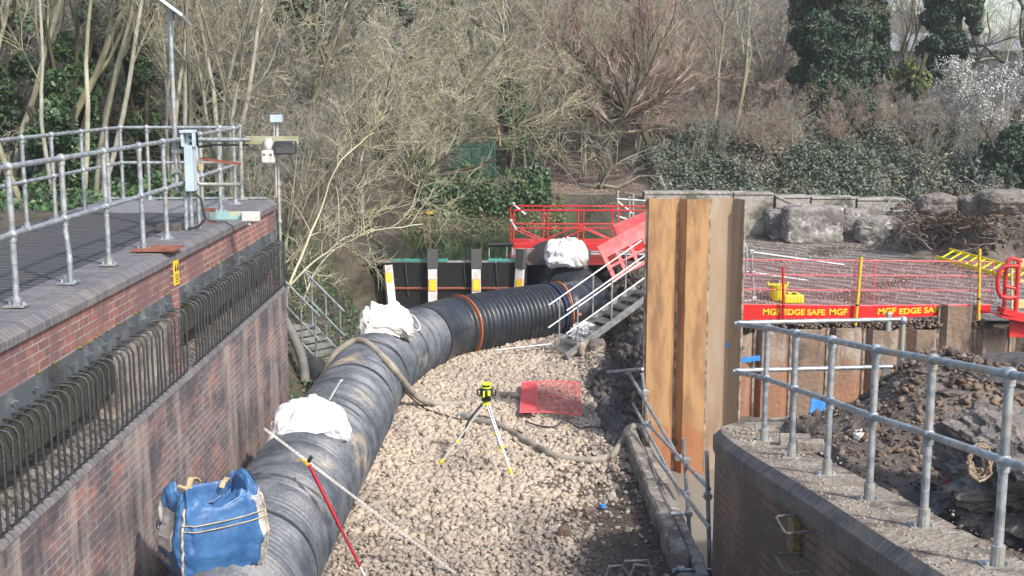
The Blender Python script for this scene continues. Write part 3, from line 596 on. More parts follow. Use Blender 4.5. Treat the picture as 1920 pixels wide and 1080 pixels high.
# ------------------------------------------------------------------ mast, cabinet, sensors on the left wall
MY = 14.75
b0 = ay(333, 362, MY); b1 = ay(318, 30, MY)
t = empty('solar_mast', (b0.x, MY, zc), 'tall slim galvanised mast carrying a small tilted solar panel', 'mast')
MB().tube([b0, b1], .028, 12).build('pole', galv, t, smooth=True)
cl = MB()
for py in (262, 283, 320, 345): p = ay(331, py, MY); cl.box(p - Vector((.05, .05, .02)), p + Vector((.08, .05, .02)))
cl.build('clamp', alu, t, split=True)
pa, pb = ay(290, -6, MY), ay(350, 38, MY)
sp = MB(); d = (pb - pa); sp.obox((pa + pb) / 2 + Vector((0, .02, 0)), d, Vector((0, .42, -.1)), d.cross(Vector((0, 1, -.25))).normalized() * .035); pn = sp.build('solar_panel', whitep, t)
sp = MB(); nn = d.cross(Vector((0, .42, -.1))).normalized(); nn = nn if nn.z > 0 else -nn; sp.obox((pa + pb) / 2 + Vector((0, .02, 0)) + nn * .022, d * .92, Vector((0, .4, -.095)), nn * .006); sp.build('cells', solar, pn)
MB().obox(ay(320, 30, MY), Vector((.07, 0, 0)), Vector((0, .07, 0)), Vector((0, 0, .1))).build('bracket', greyen, t)
# cabinet
CY = 14.6
c0, c1 = ay(338, 246, CY), ay(363, 359, CY)
t = empty('control_cabinet', (c0.x, CY, zc), 'pale blue grey equipment cabinet on two posts beside the mast', 'cabinet')
MB().box((c0.x + .03, CY, c1.z), (c1.x, CY + .18, c0.z - .17)).build('housing', lblue, t, bevel=.006)
hb = MB(); hb.box((c0.x - .0, CY - .0, c0.z - .185), (c0.x + .03, CY + .2, c0.z - .02)); hb.box((c0.x + .155, CY, c0.z - .185), (c1.x + .005, CY + .2, c0.z - .02)); hb.box((c0.x + .03, CY + .1, c0.z - .185), (c0.x + .155, CY + .2, c0.z - .02))
hb.box((c0.x - .01, CY - .02, c0.z - .02), (c1.x + .015, CY + .22, c0.z + .01)); hb.build('head', lblue, t, bevel=.004)
sc_ = MB(); sc_.tube([(c0.x + .095, CY + .1, c0.z - .075), (c0.x + .095, CY + .085, c0.z - .075)], .02, 12); sc_.box((c0.x + .08, CY + .085, c0.z - .155), (c0.x + .125, CY + .1, c0.z - .135)); sc_.build('socket', blackp, t)
for px in (347, 357): p = ay(px, 360, CY + .1); MB().tube([(p.x, CY + .1, zc), (p.x, CY + .1, c1.z)], .026, 12).build('post', galv, t, smooth=True)
MB().box((-4.25, CY - .05, 3.57), (-3.98, CY + .2, 3.66)).build('base_block', rockm, t, bevel=.01)
MB().tube([(c1.x - .03, CY + .1, c1.z), (c1.x + .06, CY + .1, 3.95), (c1.x + .1, CY + .1, 3.72), (c1.x + .02, CY + .08, 3.62), (c1.x - .1, CY + .05, 3.6)], .014, 8).build('conduit', blackp, t, smooth=True)
# projecting frame
GY = 14.95
g0, g1 = ay(367, 262, GY), ay(454, 346, GY)
t = empty('bracket_frame', (g0.x, GY, g1.z), 'rectangular galvanised tube frame reaching out over the coping beside the cabinet', 'tube frame')
MB().tube([(g0.x, GY, g0.z), (g1.x + .12, GY, g0.z)], .027, 12).build('top_tube', galv, t, smooth=True)
MB().tube([(g0.x, GY, g0.z), (g0.x, GY, g1.z + .03), (g0.x + .03, GY, g1.z), (g1.x - .03, GY, g1.z), (g1.x, GY, g1.z + .03), (g1.x, GY, g0.z - .02)], .025, 12).build('hoop', galv_dirty, t, smooth=True)
fb = MB(); fb.bar((g0.x + .05, GY - .03, g0.z - .23), (g1.x, GY - .03, g0.z - .29), .008, .035); fb.build('flat_bar', rustbar, t)
fb = MB(); fb.box((g0.x + .03, GY - .05, g0.z - .36), (g0.x + .09, GY - .03, g0.z - .29)); fb.tube([(g0.x + .04, GY - .04, g0.z - .29), (g0.x + .04, GY - .04, g0.z - .24), (g0.x + .08, GY - .04, g0.z - .24), (g0.x + .08, GY - .04, g0.z - .29)], .006, 6); fb.build('padlock', cream, t)
MB().tube([(g0.x + .02, GY, g0.z - .09), (g0.x + .2, GY - .02, g0.z - .06), (g1.x + .1, GY, g0.z - .06)], .014, 8).build('cable', blackp, t, smooth=True)
MB().tube([(g0.x, GY, g1.z), (g0.x, GY, zc)], .026, 12).build('post', galv, t, smooth=True)
# turquoise board with radar sensor
BY = 15.6; q0, q1 = ay(384, 396, BY), ay(480, 411, BY)
t = empty('sensor_board', (q0.x, BY, q0.z), 'faded turquoise board clamped to a rail post holding a white box sensor', 'sensor')
MB().box((q0.x + .08, BY - .04, q1.z), (q1.x, BY - .02, q0.z)).build('board', turq, t)
s0, s1 = ay(453, 397, BY - .1), ay(487, 415, BY - .1); MB().box((s0.x, BY - .12, s1.z), (s1.x, BY - .041, s0.z)).build('sensor_box', whitep, t, bevel=.01)
p = ay(467, 416, BY - .1); MB().lathe((p.x, BY - .08, p.z - .04), [(.012, 0), (.025, .0), (.02, .02), (.02, .045)]).build('sensor_eye', greyen, t)
cl = MB(); cl.box((q0.x - .02, BY - .05, q0.z - .0), (q0.x + .12, BY + .1, q0.z + .03)); cl.box((q0.x - .02, BY - .05, q1.z - .06), (q0.x + .12, BY + .1, q1.z - .03)); cl.build('clamp', rustbar, t, bevel=.004, split=True)
# pole with camera and floodlight at wall end
PY = 18.95
p0, p1 = ay(519, 228, PY), ay(531, 750, PY)
t = empty('camera_pole', (p1.x, PY, 0), 'upright scaffold tube at the far wall corner carrying sensors and lights', 'pole')
MB().tube([Vector((p1.x, PY, -.1)), ay(529, 560, PY), ay(523, 380, PY), p0], .026, 12).build('tube', galv_dirty, t, smooth=True)
q0, q1 = ay(508, 215, PY), ay(529, 229, PY); MB().box((q0.x, PY - .1, q1.z), (q1.x, PY + .06, q0.z)).build('sensor_box', lblue, t, bevel=.005)
MB().tube([ay(514, 229, PY - .04), ay(514, 262, PY - .04), ay(517, 300, PY - .04), ay(518, 370, PY - .04)], .007, 6).build('cable', whitep, t)
cl = MB()
for py in (300, 345, 415, 608, 705): p = ay(520 + (py - 228) * .023, py, PY); cl.tube([p - Vector((0, 0, .025)), p + Vector((0, 0, .025))], .04, 10)
cl.build('clamp', galv_dirty, t, split=True)
q0, q1 = ay(460, 255, PY - .06), ay(560, 270, PY - .06)
MB().box((q0.x, PY - .07, q1.z), (q1.x, PY - .05, q0.z)).build('mounting_plate', olive, t)
p = ay(503, 268, PY - .12); cm = MB(); cm.lathe(p + Vector((0, 0, -.1)), [(.02, -.03), (.06, .0), (.075, .05), (.07, .1), (.06, .16), (.02, .17)]); cm.build('camera_dome', whitep, t, smooth=True)
p = ay(503, 294, PY - .16); q = MB(); q.box(p - Vector((.1, .06, .1)), p + Vector((.1, .06, .1))); ch = q.build('camera_housing', whitep, t, bevel=.03)
q = MB()
for dx, dz, rr in ((-.05, .035, .016), (.05, .035, .016)): q.tube([p + Vector((dx, -.058, dz)), p + Vector((dx, -.066, dz))], rr, 12)
q.build('lens', blackp, ch, split=True)
p = ay(535, 277, PY - .15); q = MB(); q.obox(p, Vector((.32, 0, .0)), Vector((.02, .14, 0)), Vector((0, .03, .2))); fl = q.build('floodlight', mat('dark floodlight shell', (.018, .02, .028), .4, c2=(.07, .07, .03), sc=6, lo=.55, hi=.65), t, bevel=.025)
q = MB(); q.obox(p + Vector((0, -.075, -.035)), Vector((.27, 0, 0)), Vector((0, .02, 0)), Vector((0, 0, .09))); q.build('lamp_glass', mat('lamp glass', (.07, .075, .08), .3), fl)

# ------------------------------------------------------------------ drainage pipe
pp = empty('drainage_pipe', (-2.5, 14, 0), 'large black ribbed plastic pipe winding from the brick wall to the dam', 'pipe')
PR = .64
def catmull(P, step):
    P = [Vector(p) for p in P]; out = []
    for i in range(len(P) - 1):
        a = P[max(i - 1, 0)]; b_ = P[i]; c_ = P[i + 1]; d_ = P[min(i + 2, len(P) - 1)]
        n = max(2, int((c_ - b_).length / step))
        for k in range(n):
            t_ = k / n; out.append(.5 * ((2 * b_) + (c_ - a) * t_ + (2 * a - 5 * b_ + 4 * c_ - d_) * t_ * t_ + (3 * b_ - a - 3 * c_ + d_) * t_ ** 3))
    out.append(P[-1]); return out
def ribbed(P, r, spacing, depth, m, name, step=None, sharp=1.0, n=56):
    pts = catmull(P, step or spacing / 5); s = 0; rr = []
    for i, p in enumerate(pts):
        if i: s += (pts[i] - pts[i - 1]).length
        ph = (s / spacing) % 1; k = (.5 - .5 * math.cos(2 * math.pi * ph)) ** sharp
        rr.append(r - depth + depth * 2 * k * .9)
    return MB().tube(pts, rr, n).build(name, m, pp, smooth=True)
zc0 = .52
main = [(-2.62, 7.5, zc0), (-2.6, 10, zc0), (-2.58, 12.6, zc0 + .01), (-2.5, 15.5, zc0), (-2.42, 18.0, zc0)]
ribbed(main, PR, .095, .026, pipe_fine, 'near_section')
ribbed([(-2.42, 18.0, zc0), (-2.38, 19.2, zc0 + .02), (-2.3, 20.5, zc0 + .02), (-2.12, 21.6, zc0)], PR - .01, .09, .022, pipe_fine, 'middle_section')
ribbed([(-2.12, 21.6, zc0), (-1.9, 22.4, zc0 + .01), (-1.72, 22.95, zc0)], PR - .015, .085, .018, pipe_fine, 'bend_section')
ribbed([(-1.72, 22.95, zc0), (-1.5, 23.55, zc0 - .01), (-1.2, 23.95, zc0)], PR - .02, .2, .006, pipe_coarse, 'elbow')
ribbed([(-1.2, 23.95, zc0), (-.35, 24.75, zc0), (.3, 25.3, zc0), (.95, 25.8, zc0)], PR - .03, .118, .035, pipe_coarse, 'corrugated_section', sharp=.55, step=.016)
ribbed([(.95, 25.8, zc0), (1.3, 26.0, zc0), (1.55, 26.35, zc0 + .02), (1.52, 26.85, zc0 + .08), (1.3, 27.3, zc0 + .2)], PR - .02, .16, .008, pipe_coarse, 'far_bend')
ribbed([(1.3, 27.3, zc0 + .2), (1.08, 28.0, zc0 + .36), (.92, 28.9, zc0 + .5)], PR + .04, .5, .004, pipe_coarse, 'inlet_section')
def ring(c, d, r, w_, m, name, th=.012):
    c = Vector(c); d = Vector(d).normalized()
    MB().tube([c - d * w_ / 2, c - d * w_ * .49, c + d * w_ * .49, c + d * w_ / 2], [r - .02, r + th, r + th, r - .02], 48).build(name, m, pp, smooth=True)
ring((-2.42, 18.0, zc0), (.05, 1, 0), PR + .005, .05, pipe_coarse, 'seam_band'); ring((-2.36, 19.7, zc0 + .02), (.1, 1, 0), PR, .12, pipe_coarse, 'seam_band')
ring((-2.12, 21.6, zc0), (.25, 1, 0), PR, .05, pipe_coarse, 'seam_band'); ring((-1.72, 22.95, zc0), (.35, 1, 0), PR - .005, .06, pipe_coarse, 'seam_band')
ring((-2.59, 11.6, zc0), (0, 1, 0), PR + .006, .05, pipe_coarse, 'seam_band')
ring((-1.02, 24.12, zc0), (.73, .68, 0), PR + .006, .018, orange, 'orange_strap')
ring((.98, 25.82, zc0), (.8, .45, 0), PR + .006, .025, orange, 'orange_strap')
ring((.78, 25.67, zc0), (.8, .6, 0), PR + .0, .03, mat('blue tape', (.02, .022, .1), .4), 'tape_band')
MB().tube([(-1.0, 23.6, zc0 - .4), (-.98, 23.45, zc0 - .5), (-1.12, 23.4, .05)], .008, 6).build('strap_tail', cream, pp)
MB().ball((1.42, 25.32, zc0 + .02), .05, 8).build('ratchet', orange, pp, smooth=True)
# loose dark pipe end left of main pipe
t = MB(); t.tube([(-3.55, 21.3, .25), (-3.2, 20.4, .2)], .3, 24); tag(t.build('pipe_offcut', pipe_coarse, smooth=True), 'dark pipe end poking out behind the big pipe by the bank', 'pipe')

# ------------------------------------------------------------------ hoses
def hose(P, r, m, label, name='hose', n=12):
    pts = catmull(P, .06); return tag(MB().tube(pts, r, n).build(name, m, smooth=True), label, 'hose')
def onpipe(y, a, r=PR + .05):      # point on the straight part of the pipe, a = angle from the top towards +x
    x = -2.6 + (y - 10) * .0235 if y < 18 else -2.42 + (y - 18) * .04
    return (x + r * math.sin(a), y, zc0 + r * math.cos(a))
G = lambda px, py, z=.08: tuple(az(px, py, z))
h1 = [(-3.25, 19.6, .25), onpipe(19.5, -1.1), onpipe(19.55, -.6), onpipe(19.5, -.1), G(728, 680, 1.03), G(753, 712, .7), G(775, 738, .34), G(803, 754, .16), G(840, 758), G(890, 752), G(930, 741), G(960, 742), G(1000, 748)]
hose(h1, .058, hosem, 'thick muddy hose looping over the black pipe and ending under the red mesh panel')
h2 = [G(878, 783), G(900, 790), G(940, 800), G(985, 826), G(1040, 854), G(1100, 863), G(1145, 855), G(1168, 825, .12), G(1180, 803, .3), G(1200, 800, .32), G(1216, 822, .28), (2.1, 16.7, .0), (2.14, 16.4, -.4)]
hose(h2, .055, hosem, 'muddy hose snaking across the gravel and over the concrete beam into the water')
cp_ = MB(); cp_.tube([G(878, 783), G(868, 781)], .075, 12); cp_.tube([G(868, 781), G(858, 779)], .04, 12); tag(cp_.build('hose_coupling', alu, smooth=True), 'metal coupling at the end of the snaking hose', 'coupling')
hose([ay(528, 590, 21.0), ay(550, 630, 20.8), ay(566, 670, 20.5), ay(573, 720, 20.2)], .085, hose_dark, 'dark grey hose hanging down the left bank beside the scaffold pole')
wire = [G(750, 725, .4), G(790, 762, .12), G(830, 777, .1), G(865, 786, .09), G(905, 780, .09), G(950, 800, .09), G(980, 812, .09)]
tag(MB().tube(catmull(wire, .06), .012, 6).build('cable', blackp), 'thin dark cable trailing from the pipe across the gravel', 'cable')
wire = [G(985, 790), G(1010, 798), G(1040, 800), G(1060, 788, .14), G(1085, 802), G(1110, 800), G(1150, 808), G(1190, 812)]
tag(MB().tube(catmull(wire, .06), .012, 6).build('cable', blackp), 'tangled dark cable on the gravel below the red mesh panel', 'cable')

# ------------------------------------------------------------------ bags
def superq(a, e): return math.copysign(abs(math.cos(a)) ** e, math.cos(a)), math.copysign(abs(math.sin(a)) ** e, math.sin(a))
def bag(c, w_, d_, hh, rz, seed, name, m, label, prof, e=.45, wr_=.04, sag=None, lean=(0, 0), parent=None, wz=.03, fine=False, inner=True, cat='bulk bag'):
    """rings of a soft square sack; prof = list of (height fraction, size fraction)"""
    if fine:
        pf_ = []
        for a_, b_ in zip(prof, prof[1:]):
            for i in range(4): pf_.append((lerp(a_[0], b_[0], i / 4), lerp(a_[1], b_[1], i / 4)))
        prof = pf_ + [prof[-1]]
    n = 96; K = len(prof); b = MB(); V_ = []
    c = Vector(c)
    for k, (hf, sf) in enumerate(prof):
        for i in range(n):
            a = 2 * math.pi * i / n; cx, sy = superq(a, e); x = cx * w_ / 2 * sf; y = sy * d_ / 2 * sf
            q = 1 + wr_ * mn.fractal(Vector((cx * 2 + seed, sy * 2, hf * 3)), 1, 2, 3) * 1.6
            fold = (hf > .55) * wr_ * 1.0 * math.sin(a * 9 + seed + 5 * mn.noise(Vector((a, hf * 2, seed)))) * min(1, (hf - .55) * 4)
            if fine:
                P_ = Vector((cx * 2.2 + seed * 2, sy * 2.2, hf * 2.5)); q -= wr_ * 1.1 * (1 - min(1, abs(mn.noise(P_)) * 5)) + wr_ * .5 * (1 - min(1, abs(mn.noise(P_ * 2.1)) * 4))
            x *= q + fold; y *= q + fold
            z = hh * hf + wz * (1 + hf * 2) * mn.fractal(Vector((cx * 1.8, sy * 1.8, seed + hf)), 1, 2, 3) * (1 if k else .2)
            if fine and hf > .3: z -= wr_ * .9 * (1 - min(1, abs(mn.noise(Vector((x * 3.5, y * 3.5, seed)))) * 4.5))
            if sag: z -= sag * (abs(x) / (w_ / 2)) ** 2 * (1 - hf)      # drapes over the round pipe
            x += lean[0] * hf; y += lean[1] * hf
            V_.append((x * math.cos(rz) - y * math.sin(rz) + c.x, x * math.sin(rz) + y * math.cos(rz) + c.y, z + c.z))
    b.v = V_
    for k in range(K - 1):
        for i in range(n):
            b.f.append((k * n + i, k * n + (i + 1) % n, (k + 1) * n + (i + 1) % n, (k + 1) * n + i)); b.uv.append(None)
    b.f.append(tuple(range(n))[::-1]); b.uv.append(None); b.f.append(tuple((K - 1) * n + i for i in range(n))); b.uv.append(None)
    return b, V_, n
def bagmesh(name, b, m, parent):
    o = b.build(name, m, parent, smooth=True); md = o.modifiers.new('soft', 'SUBSURF'); md.levels = 1; md.render_levels = 1; return o
# blue bag, upright on the pipe against the wall
bc = Vector((-2.66, 10.4, 1.08))
t = empty('bulk_bag', bc, 'open blue bulk bag with cream loops sagging on the pipe against the brick wall', 'bulk bag')
BRZ = R(36)
pr = [(0, .82), (.02, .92), (.1, .98), (.25, 1.03), (.4, 1.04), (.55, 1.03), (.68, 1.0), (.78, .96), (.86, .93), (.92, .88), (.98, .8), (1.0, .72), (.97, .66), (.85, .62), (.75, .6)]
b, BV, n = bag(bc, .84, .6, .72, BRZ, 3, 'sack', bluebag, '', pr, fine=True, e=.34, wr_=.036, wz=.03)
# lift front and back of the mouth unevenly
for k in range(36, 57):
    for i in range(n):
        x, y, z = b.v[k * n + i]; a = 2 * math.pi * i / n
        b.v[k * n + i] = (x, y, z + .06 * math.sin(2 * a + 1) + .04 * math.sin(a * 5 + 1) + .03 * math.sin(a * 11 + 2) + .06 * mn.noise(Vector((x * 9, y * 9, k * .12))))
ob = bagmesh('sack', b, bluebag, t)
def bagpt(k, i, out=.012):
    k = int(round(k * 4)); p = Vector(b.v[k * n + i % n]); cc = Vector((bc.x, bc.y, p.z)); return p + (p - cc).normalized() * out
ib = MB(); ring_ = [Vector(b.v[56 * n + i]) for i in range(n)]; ib.face([tuple(p + Vector((0, 0, .01))) for p in ring_]); ib.build('inside_shade', dark, t)  # near-black face across the mouth stands in for the shade in the sack
# corners: index of angle pi/4*(odd)
for ci in (n * 5 // 8, n * 7 // 8, n // 8, n * 3 // 8):
    MB().tube([bagpt(k / 4, ci) for k in range(0, 36)], .012, 6).build('corner_seam', seamm, t, smooth=True)
MB().tube([bagpt(0, i, .01) for i in range(n * 5 // 8, n * 7 // 8 + 1, 2)], .011, 6).build('bottom_seam', seamm, t, smooth=True)
for k in (5, 5.75): MB().tube([Vector((*bagpt(k, i, .016).xy, bc.z + .1 + k * .07 + .03 * abs(i / n - .75) * 6)) for i in range(n * 5 // 8, n * 7 // 8 + 1, 2)], .005, 5).build('stitch_line', cream, t, smooth=True)
def patch(k0, k1, i0, i1, m, name, out=.006):
    q = MB()
    for k in [kk / 4 for kk in range(k0 * 4, k1 * 4)]:
        for i in range(i0, i1):
            q.face([bagpt(k, i, out), bagpt(k, i + 1, out), bagpt(k + .25, i + 1, out), bagpt(k + .25, i, out)])
    bmm = q.build(name, m, t, smooth=True)
patch(4, 8, n * 13 // 32, n * 17 // 32, whitep, 'printed_panel')
patch(0, 9, n * 53 // 64, n + n // 10, bagside, 'muddy_side')
for ci, dz in ((n * 5 // 8, .1), (n * 3 // 8, .12), (n * 1 // 8, .1)):
    p = bagpt(10, ci, -.03); q = p + (bc - p) * .45; q.z = p.z + .02; mid = (p + q) / 2 + Vector((0, 0, dz * .55))
    lp = MB(); pts = catmull([p, lerp(p, mid, .6) + Vector((0, 0, .04)), mid, lerp(q, mid, .5) + Vector((0, 0, .02)), q], .03)
    for i in range(len(pts) - 1): lp.bar(pts[i], pts[i + 1] + (pts[i + 1] - pts[i]) * .1, .05, .008)
    lp.build('lifting_loop', cream, t)
pL = bagpt(5, n * 17 // 32, .02); pR = bagpt(5, n * 19 // 32, .02)
Xd = (bagpt(4, n * 19 // 32) - bagpt(4, n * 14 // 32)).normalized()
put_text('UK', .13, bagpt(5, n * 14 // 32, .02) + Vector((0, 0, -.02)), Xd, (0, 0, 1), mat('navy ink', (.02, .05, .16), .5), t, shear=.3, bold=.004)
put_text('.co.uk', .1, bagpt(2, n * 15 // 32, .03) + Vector((0, 0, .05)), Xd, (0, 0, 1), seamm, t, bold=.002)
# white bags
t = empty('bulk_bag', (-2.5, 14.9, 1.1), 'bright white flattened bulk bag slumped on the near stretch of pipe', 'bulk bag')
cb = Vector((-2.52, 14.75, 1.1))
b, BV, n = bag(cb, 1.0, .85, .36, R(12), 11, 'sack', whitebag, '', [(0, .86), (.05, .96), (.2, 1.03), (.42, 1.0), (.6, .9), (.75, .74), (.88, .55), (.96, .34), (1, .1)], fine=True, e=.55, wr_=.09, sag=.28, wz=.05)
bagmesh('sack', b, whitebag, t)
lp = MB(); a_ = Vector((-2.3, 15.0, 1.4)); q_ = Vector((-2.17, 15.05, 1.62)); lp.bar(a_, q_, .05, .012); lp.bar(q_, q_ + Vector((.03, .02, .02)), .05, .012); lp.build('strap', whitep, t)
cb = Vector((-2.18, 20.75, 1.12))
t = empty('bulk_bag', cb, 'dirty white bulk bag with a scrunched top on the pipe bend', 'bulk bag')
b, BV, n = bag(cb, .92, .85, .5, R(8), 5, 'sack', dirtybag, '', [(0, .85), (.04, .95), (.2, 1.02), (.45, 1.03), (.62, .98), (.74, .88), (.84, .72), (.92, .6), (1.0, .5), (.94, .38), (.85, .2)], fine=True, e=.42, wr_=.085, sag=.2, wz=.04)
bagmesh('sack', b, dirtybag, t)
MB().tube(catmull([(-1.8, 20.4, 1.5), (-1.66, 20.5, 1.42), (-1.56, 20.5, 1.24), (-1.62, 20.4, 1.2), (-1.72, 20.35, 1.32)], .04), .012, 6).build('lifting_loop', whitep, t)
sm = MB(); sm.tube([(cb.x - .34, cb.y - .42, cb.z + .02), (cb.x - .35, cb.y - .46, cb.z + .2), (cb.x - .33, cb.y - .42, cb.z + .34)], .008, 6); sm.build('corner_seam', greyen, t)
cb = Vector((1.2, 27.1, 1.33))
t = empty('bulk_bag', cb, 'white rounded sandbag sack on the far pipe bend below the red footbridge', 'bulk bag')
b, BV, n = bag(cb, .95, .8, .58, R(5), 9, 'sack', whitebag, '', [(0, .6), (.05, .78), (.18, .95), (.4, 1.02), (.6, 1.0), (.78, .9), (.9, .74), (1, .55), (.99, .3), (.95, .1)], fine=True, e=.6, wr_=.075, sag=.1, wz=.05)
bagmesh('sack', b, whitebag, t)

# ------------------------------------------------------------------ tripod laser, staff, mesh panel on the gravel
tp_ = az(912, 868, 0); hub = Vector((tp_.x, 16.75, 1.0))
t = empty('laser_tripod', (hub.x, hub.y, 0), 'yellow and black rotating laser level on an aluminium tripod on the gravel', 'laser level')
hd = ay(912, 747, 16.75)
MB().lathe(hd + Vector((0, 0, -.03)), [(.02, 0), (.07, 0), (.07, .03), (.03, .035)]).build('tripod_head', blackp, t)
bd = hd + Vector((0, 0, .01))
MB().lathe(bd, [(.04, 0), (.075, .02), (.09, .06), (.09, .12), (.07, .14)], 20).build('laser_body', blackp, t, smooth=True)
MB().lathe(bd + Vector((0, 0, .14)), [(.065, 0), (.072, .015), (.06, .02)], 20).build('collar', neon, t, smooth=True)
q = MB(); q.lathe(bd + Vector((0, 0, .16)), [(.055, 0), (.055, .03)], 20); q.build('prism', blackp, t)
MB().lathe(bd + Vector((0, 0, .19)), [(.07, 0), (.075, .01), (.06, .028), (.02, .03)], 20).build('cap', neon, t, smooth=True)
for s in (-1, 1):
    MB().tube([bd + Vector((s * .08, 0, .03)), bd + Vector((s * .125, 0, .04)), bd + Vector((s * .13, 0, .11)), bd + Vector((s * .08, 0, .125))], .013, 8).build('handle', blackp, t, smooth=True)
q = MB(); q.box(bd + Vector((-.045, -.095, .03)), bd + Vector((-.02, -.08, .12))); q.box(bd + Vector((.02, -.095, .05)), bd + Vector((.06, -.075, .12))); q.build('side_panel', neon, t)
for fx, fy in ((822, 873), (960, 893), (940, 850)):
    f = az(fx, fy, .03); top = hd + Vector((0, 0, -.04)); d = f - top; side = d.cross(Vector((0, 0, 1))).normalized()
    lg = MB()
    for s in (-.016, .016): lg.bar(top + side * s, top + d * .62 + side * s, .012, .018)
    L = lg.build('leg', silver, t)
    q = MB(); q.bar(top + d * .5, top + d * .93, .024, .02); q.build('leg_slider', silver, L)
    q = MB(); q.bar(top + d * .6, top + d * .63, .055, .04); q.bar(top - d * 0, top + d * .06, .06, .04); q.build('clamp', neon, L, split=True)
    q = MB(); q.tube([top + d * .9, top + d * .94, f], [.022, .026, .006], 8); q.build('foot', yellowp, L)
MB().tube(catmull([hd + Vector((-.06, 0, -.08)), ay(878, 790, 16.7), ay(868, 820, 16.7), ay(856, 815, 16.7)], .05), .014, 6).build('carry_strap', blackp, t)

wa, wb = az(855, 1076, .03), ay(495, 803, 12.3)
t = empty('levelling_staff', wa, 'long white graduated staff leaning from the gravel over the pipe', 'staff')
q = MB(); q.bar(wa, wb, .028, .02); q.build('rod', whitep, t)
q = MB(); dd = wb - wa
for i in range(60):
    p = wa + dd * (i + .5) / 60; up_ = Vector((0, -.5, .8)).normalized(); q.bar(p + Vector((0, -.012, .006)), p + Vector((0, -.012, .006)) + dd * .006, .012, .003)
q.build('graduations', blackp, t)
mj = wa + dd * .785
t = empty('staff_prop', mj, 'dark red telescopic prop clamped to the white staff', 'prop')
ra = az(700, 1112, .05)
rd = ra - mj; 
MB().tube([mj + rd * .03, mj + rd * .5], .02, 10).build('outer_tube', crimson, t, smooth=True)
MB().tube([mj + rd * .48, mj + rd * .8], .016, 10).build('inner_tube', crimson, t, smooth=True)
MB().tube([mj + rd * .8, ra], .013, 10).build('lower_tube', silver, t, smooth=True)
q = MB(); q.bar(mj - rd * .02 + Vector((-.05, 0, .01)), mj + rd * .03, .05, .035); q.build('clamp', yellowpost, t, bevel=.005, split=True)
q = MB(); q.bar(mj + Vector((.0, 0, -.03)), mj + Vector((.05, 0, .05)), .04, .04); q.build('lever', blackp, t, bevel=.005)
# red mesh panel lying on the stones
pc = [az(978, 717, .18), az(1086, 718, .14), az(1090, 779, .12), az(974, 773, .16)]
t = empty('mesh_panel', pc[3], 'small red plastic mesh panel lying on the gravel over a hose end', 'mesh panel')
def bil(u, v): return lerp(lerp(pc[0], pc[1], u), lerp(pc[3], pc[2], u), v) + Vector((0, 0, .03 * math.sin(u * 3)))
q = MB(); q.face([bil(0, 0), bil(.13, 0), bil(.13, 1), bil(0, 1)][::-1]); q.face([bil(.13, 0), bil(.27, 0), bil(.27, 1), bil(.13, 1)][::-1])
for i in range(24): q.tube([bil(0, i / 23) + Vector((0, 0, .006)), bil(.27, i / 23) + Vector((0, 0, .006))], .005, 4)
q.build('solid_end', redplastic, t)
q = MB()
for i in range(26): u = .27 + .73 * i / 25; q.tube([bil(u, k / 4) for k in range(5)], .0033, 4)
for i in range(18): v = i / 17; q.tube([bil(.27 + .73 * k / 5, v) for k in range(6)], .0033, 4)
q.tube([bil(0, 0), bil(.5, 0), bil(1, 0), bil(1, 1), bil(.5, 1), bil(0, 1)], .011, 6)
q.build('mesh', netm, t)
# loose tube on stones near the stairs
tag(MB().tube([G(928, 657, .2), G(1034, 645, .22)], .022, 8).build('loose_tube', alu, smooth=True), 'short grey tube lying on the gravel in front of the ribbed pipe', 'tube')
# bent bars bottom right
t = empty('bent_rebar', G(1190, 1070), 'tangle of bent grey reinforcing bars at the bottom edge of the gravel', 'rebar')
for A in ([(1135, 1085, .05), (1142, 1062, .2), (1165, 1060, .2), (1185, 1085, .05)], [(1160, 1080, .05), (1172, 1052, .25), (1215, 1050, .25), (1225, 1085, .05)], [(1180, 1085, .05), (1190, 1058, .2), (1222, 1062, .18), (1232, 1090, .0)]):
    MB().tube([G(*a) for a in A], .014, 8).build('bar', galv_dirty, t)

# ------------------------------------------------------------------ concrete beam, water edge scaffold
t = empty('concrete_beam', (1.8, 15, 0), 'long broken concrete edge beam between the gravel and the silty water', 'concrete beam')
def beam(y0, y1, x0, x1, zt, name='beam_segment'):
    n = 14; q = MB(); rows = []
    for i in range(n + 1):
        y = lerp(y0, y1, i / n); j = fbm(y * 3, 1) * .03; dx = (y - 17) * .018
        rows.append([(x0 - dx + j, y, -.8), (x0 - dx + j + .01, y, zt - .03 + j), (x0 - dx + .04 + j, y, zt + j * .5), (x1 - dx + fbm(y * 4, 7) * .03 - .03, y, zt + j * .3), (x1 - dx + fbm(y * 4, 7) * .03, y, zt - .05), (x1 - dx, y, -.8)])
    for i in range(n):
        for k in range(5): q.face([rows[i][k], rows[i][k + 1], rows[i + 1][k + 1], rows[i + 1][k]][::-1])
    q.face(rows[0]); q.face(rows[-1][::-1]); return q.build(name, concrete, t)
beam(12.75, 17.5, 1.66, 1.86, .3); beam(12.2, 17.3, 1.863, 2.03, .2, 'lower_step'); beam(9.5, 12.15, 1.62, 1.9, .28); beam(9.5, 12.1, 1.903, 2.0, .1, 'lower_step')
sc = empty('scaffold_rail', (1.9, 15, 0), 'sagging scaffold tube guard rail along the concrete beam beside the rusty piles', 'scaffold')
def stube(a, b_, name='tube', r=.024): MB().tube([a, b_], r, 10).build(name, galv, sc, smooth=True)
def W(px, py, y): return ay(px, py, y)
stube(W(1140, 697, 18.2), W(1205, 692, 17.3), 'cross_tube')
stube(W(1178, 697, 18.1), W(1265, 845, 14.9)); stube(W(1187, 757, 17.9), W(1278, 930, 14.6))
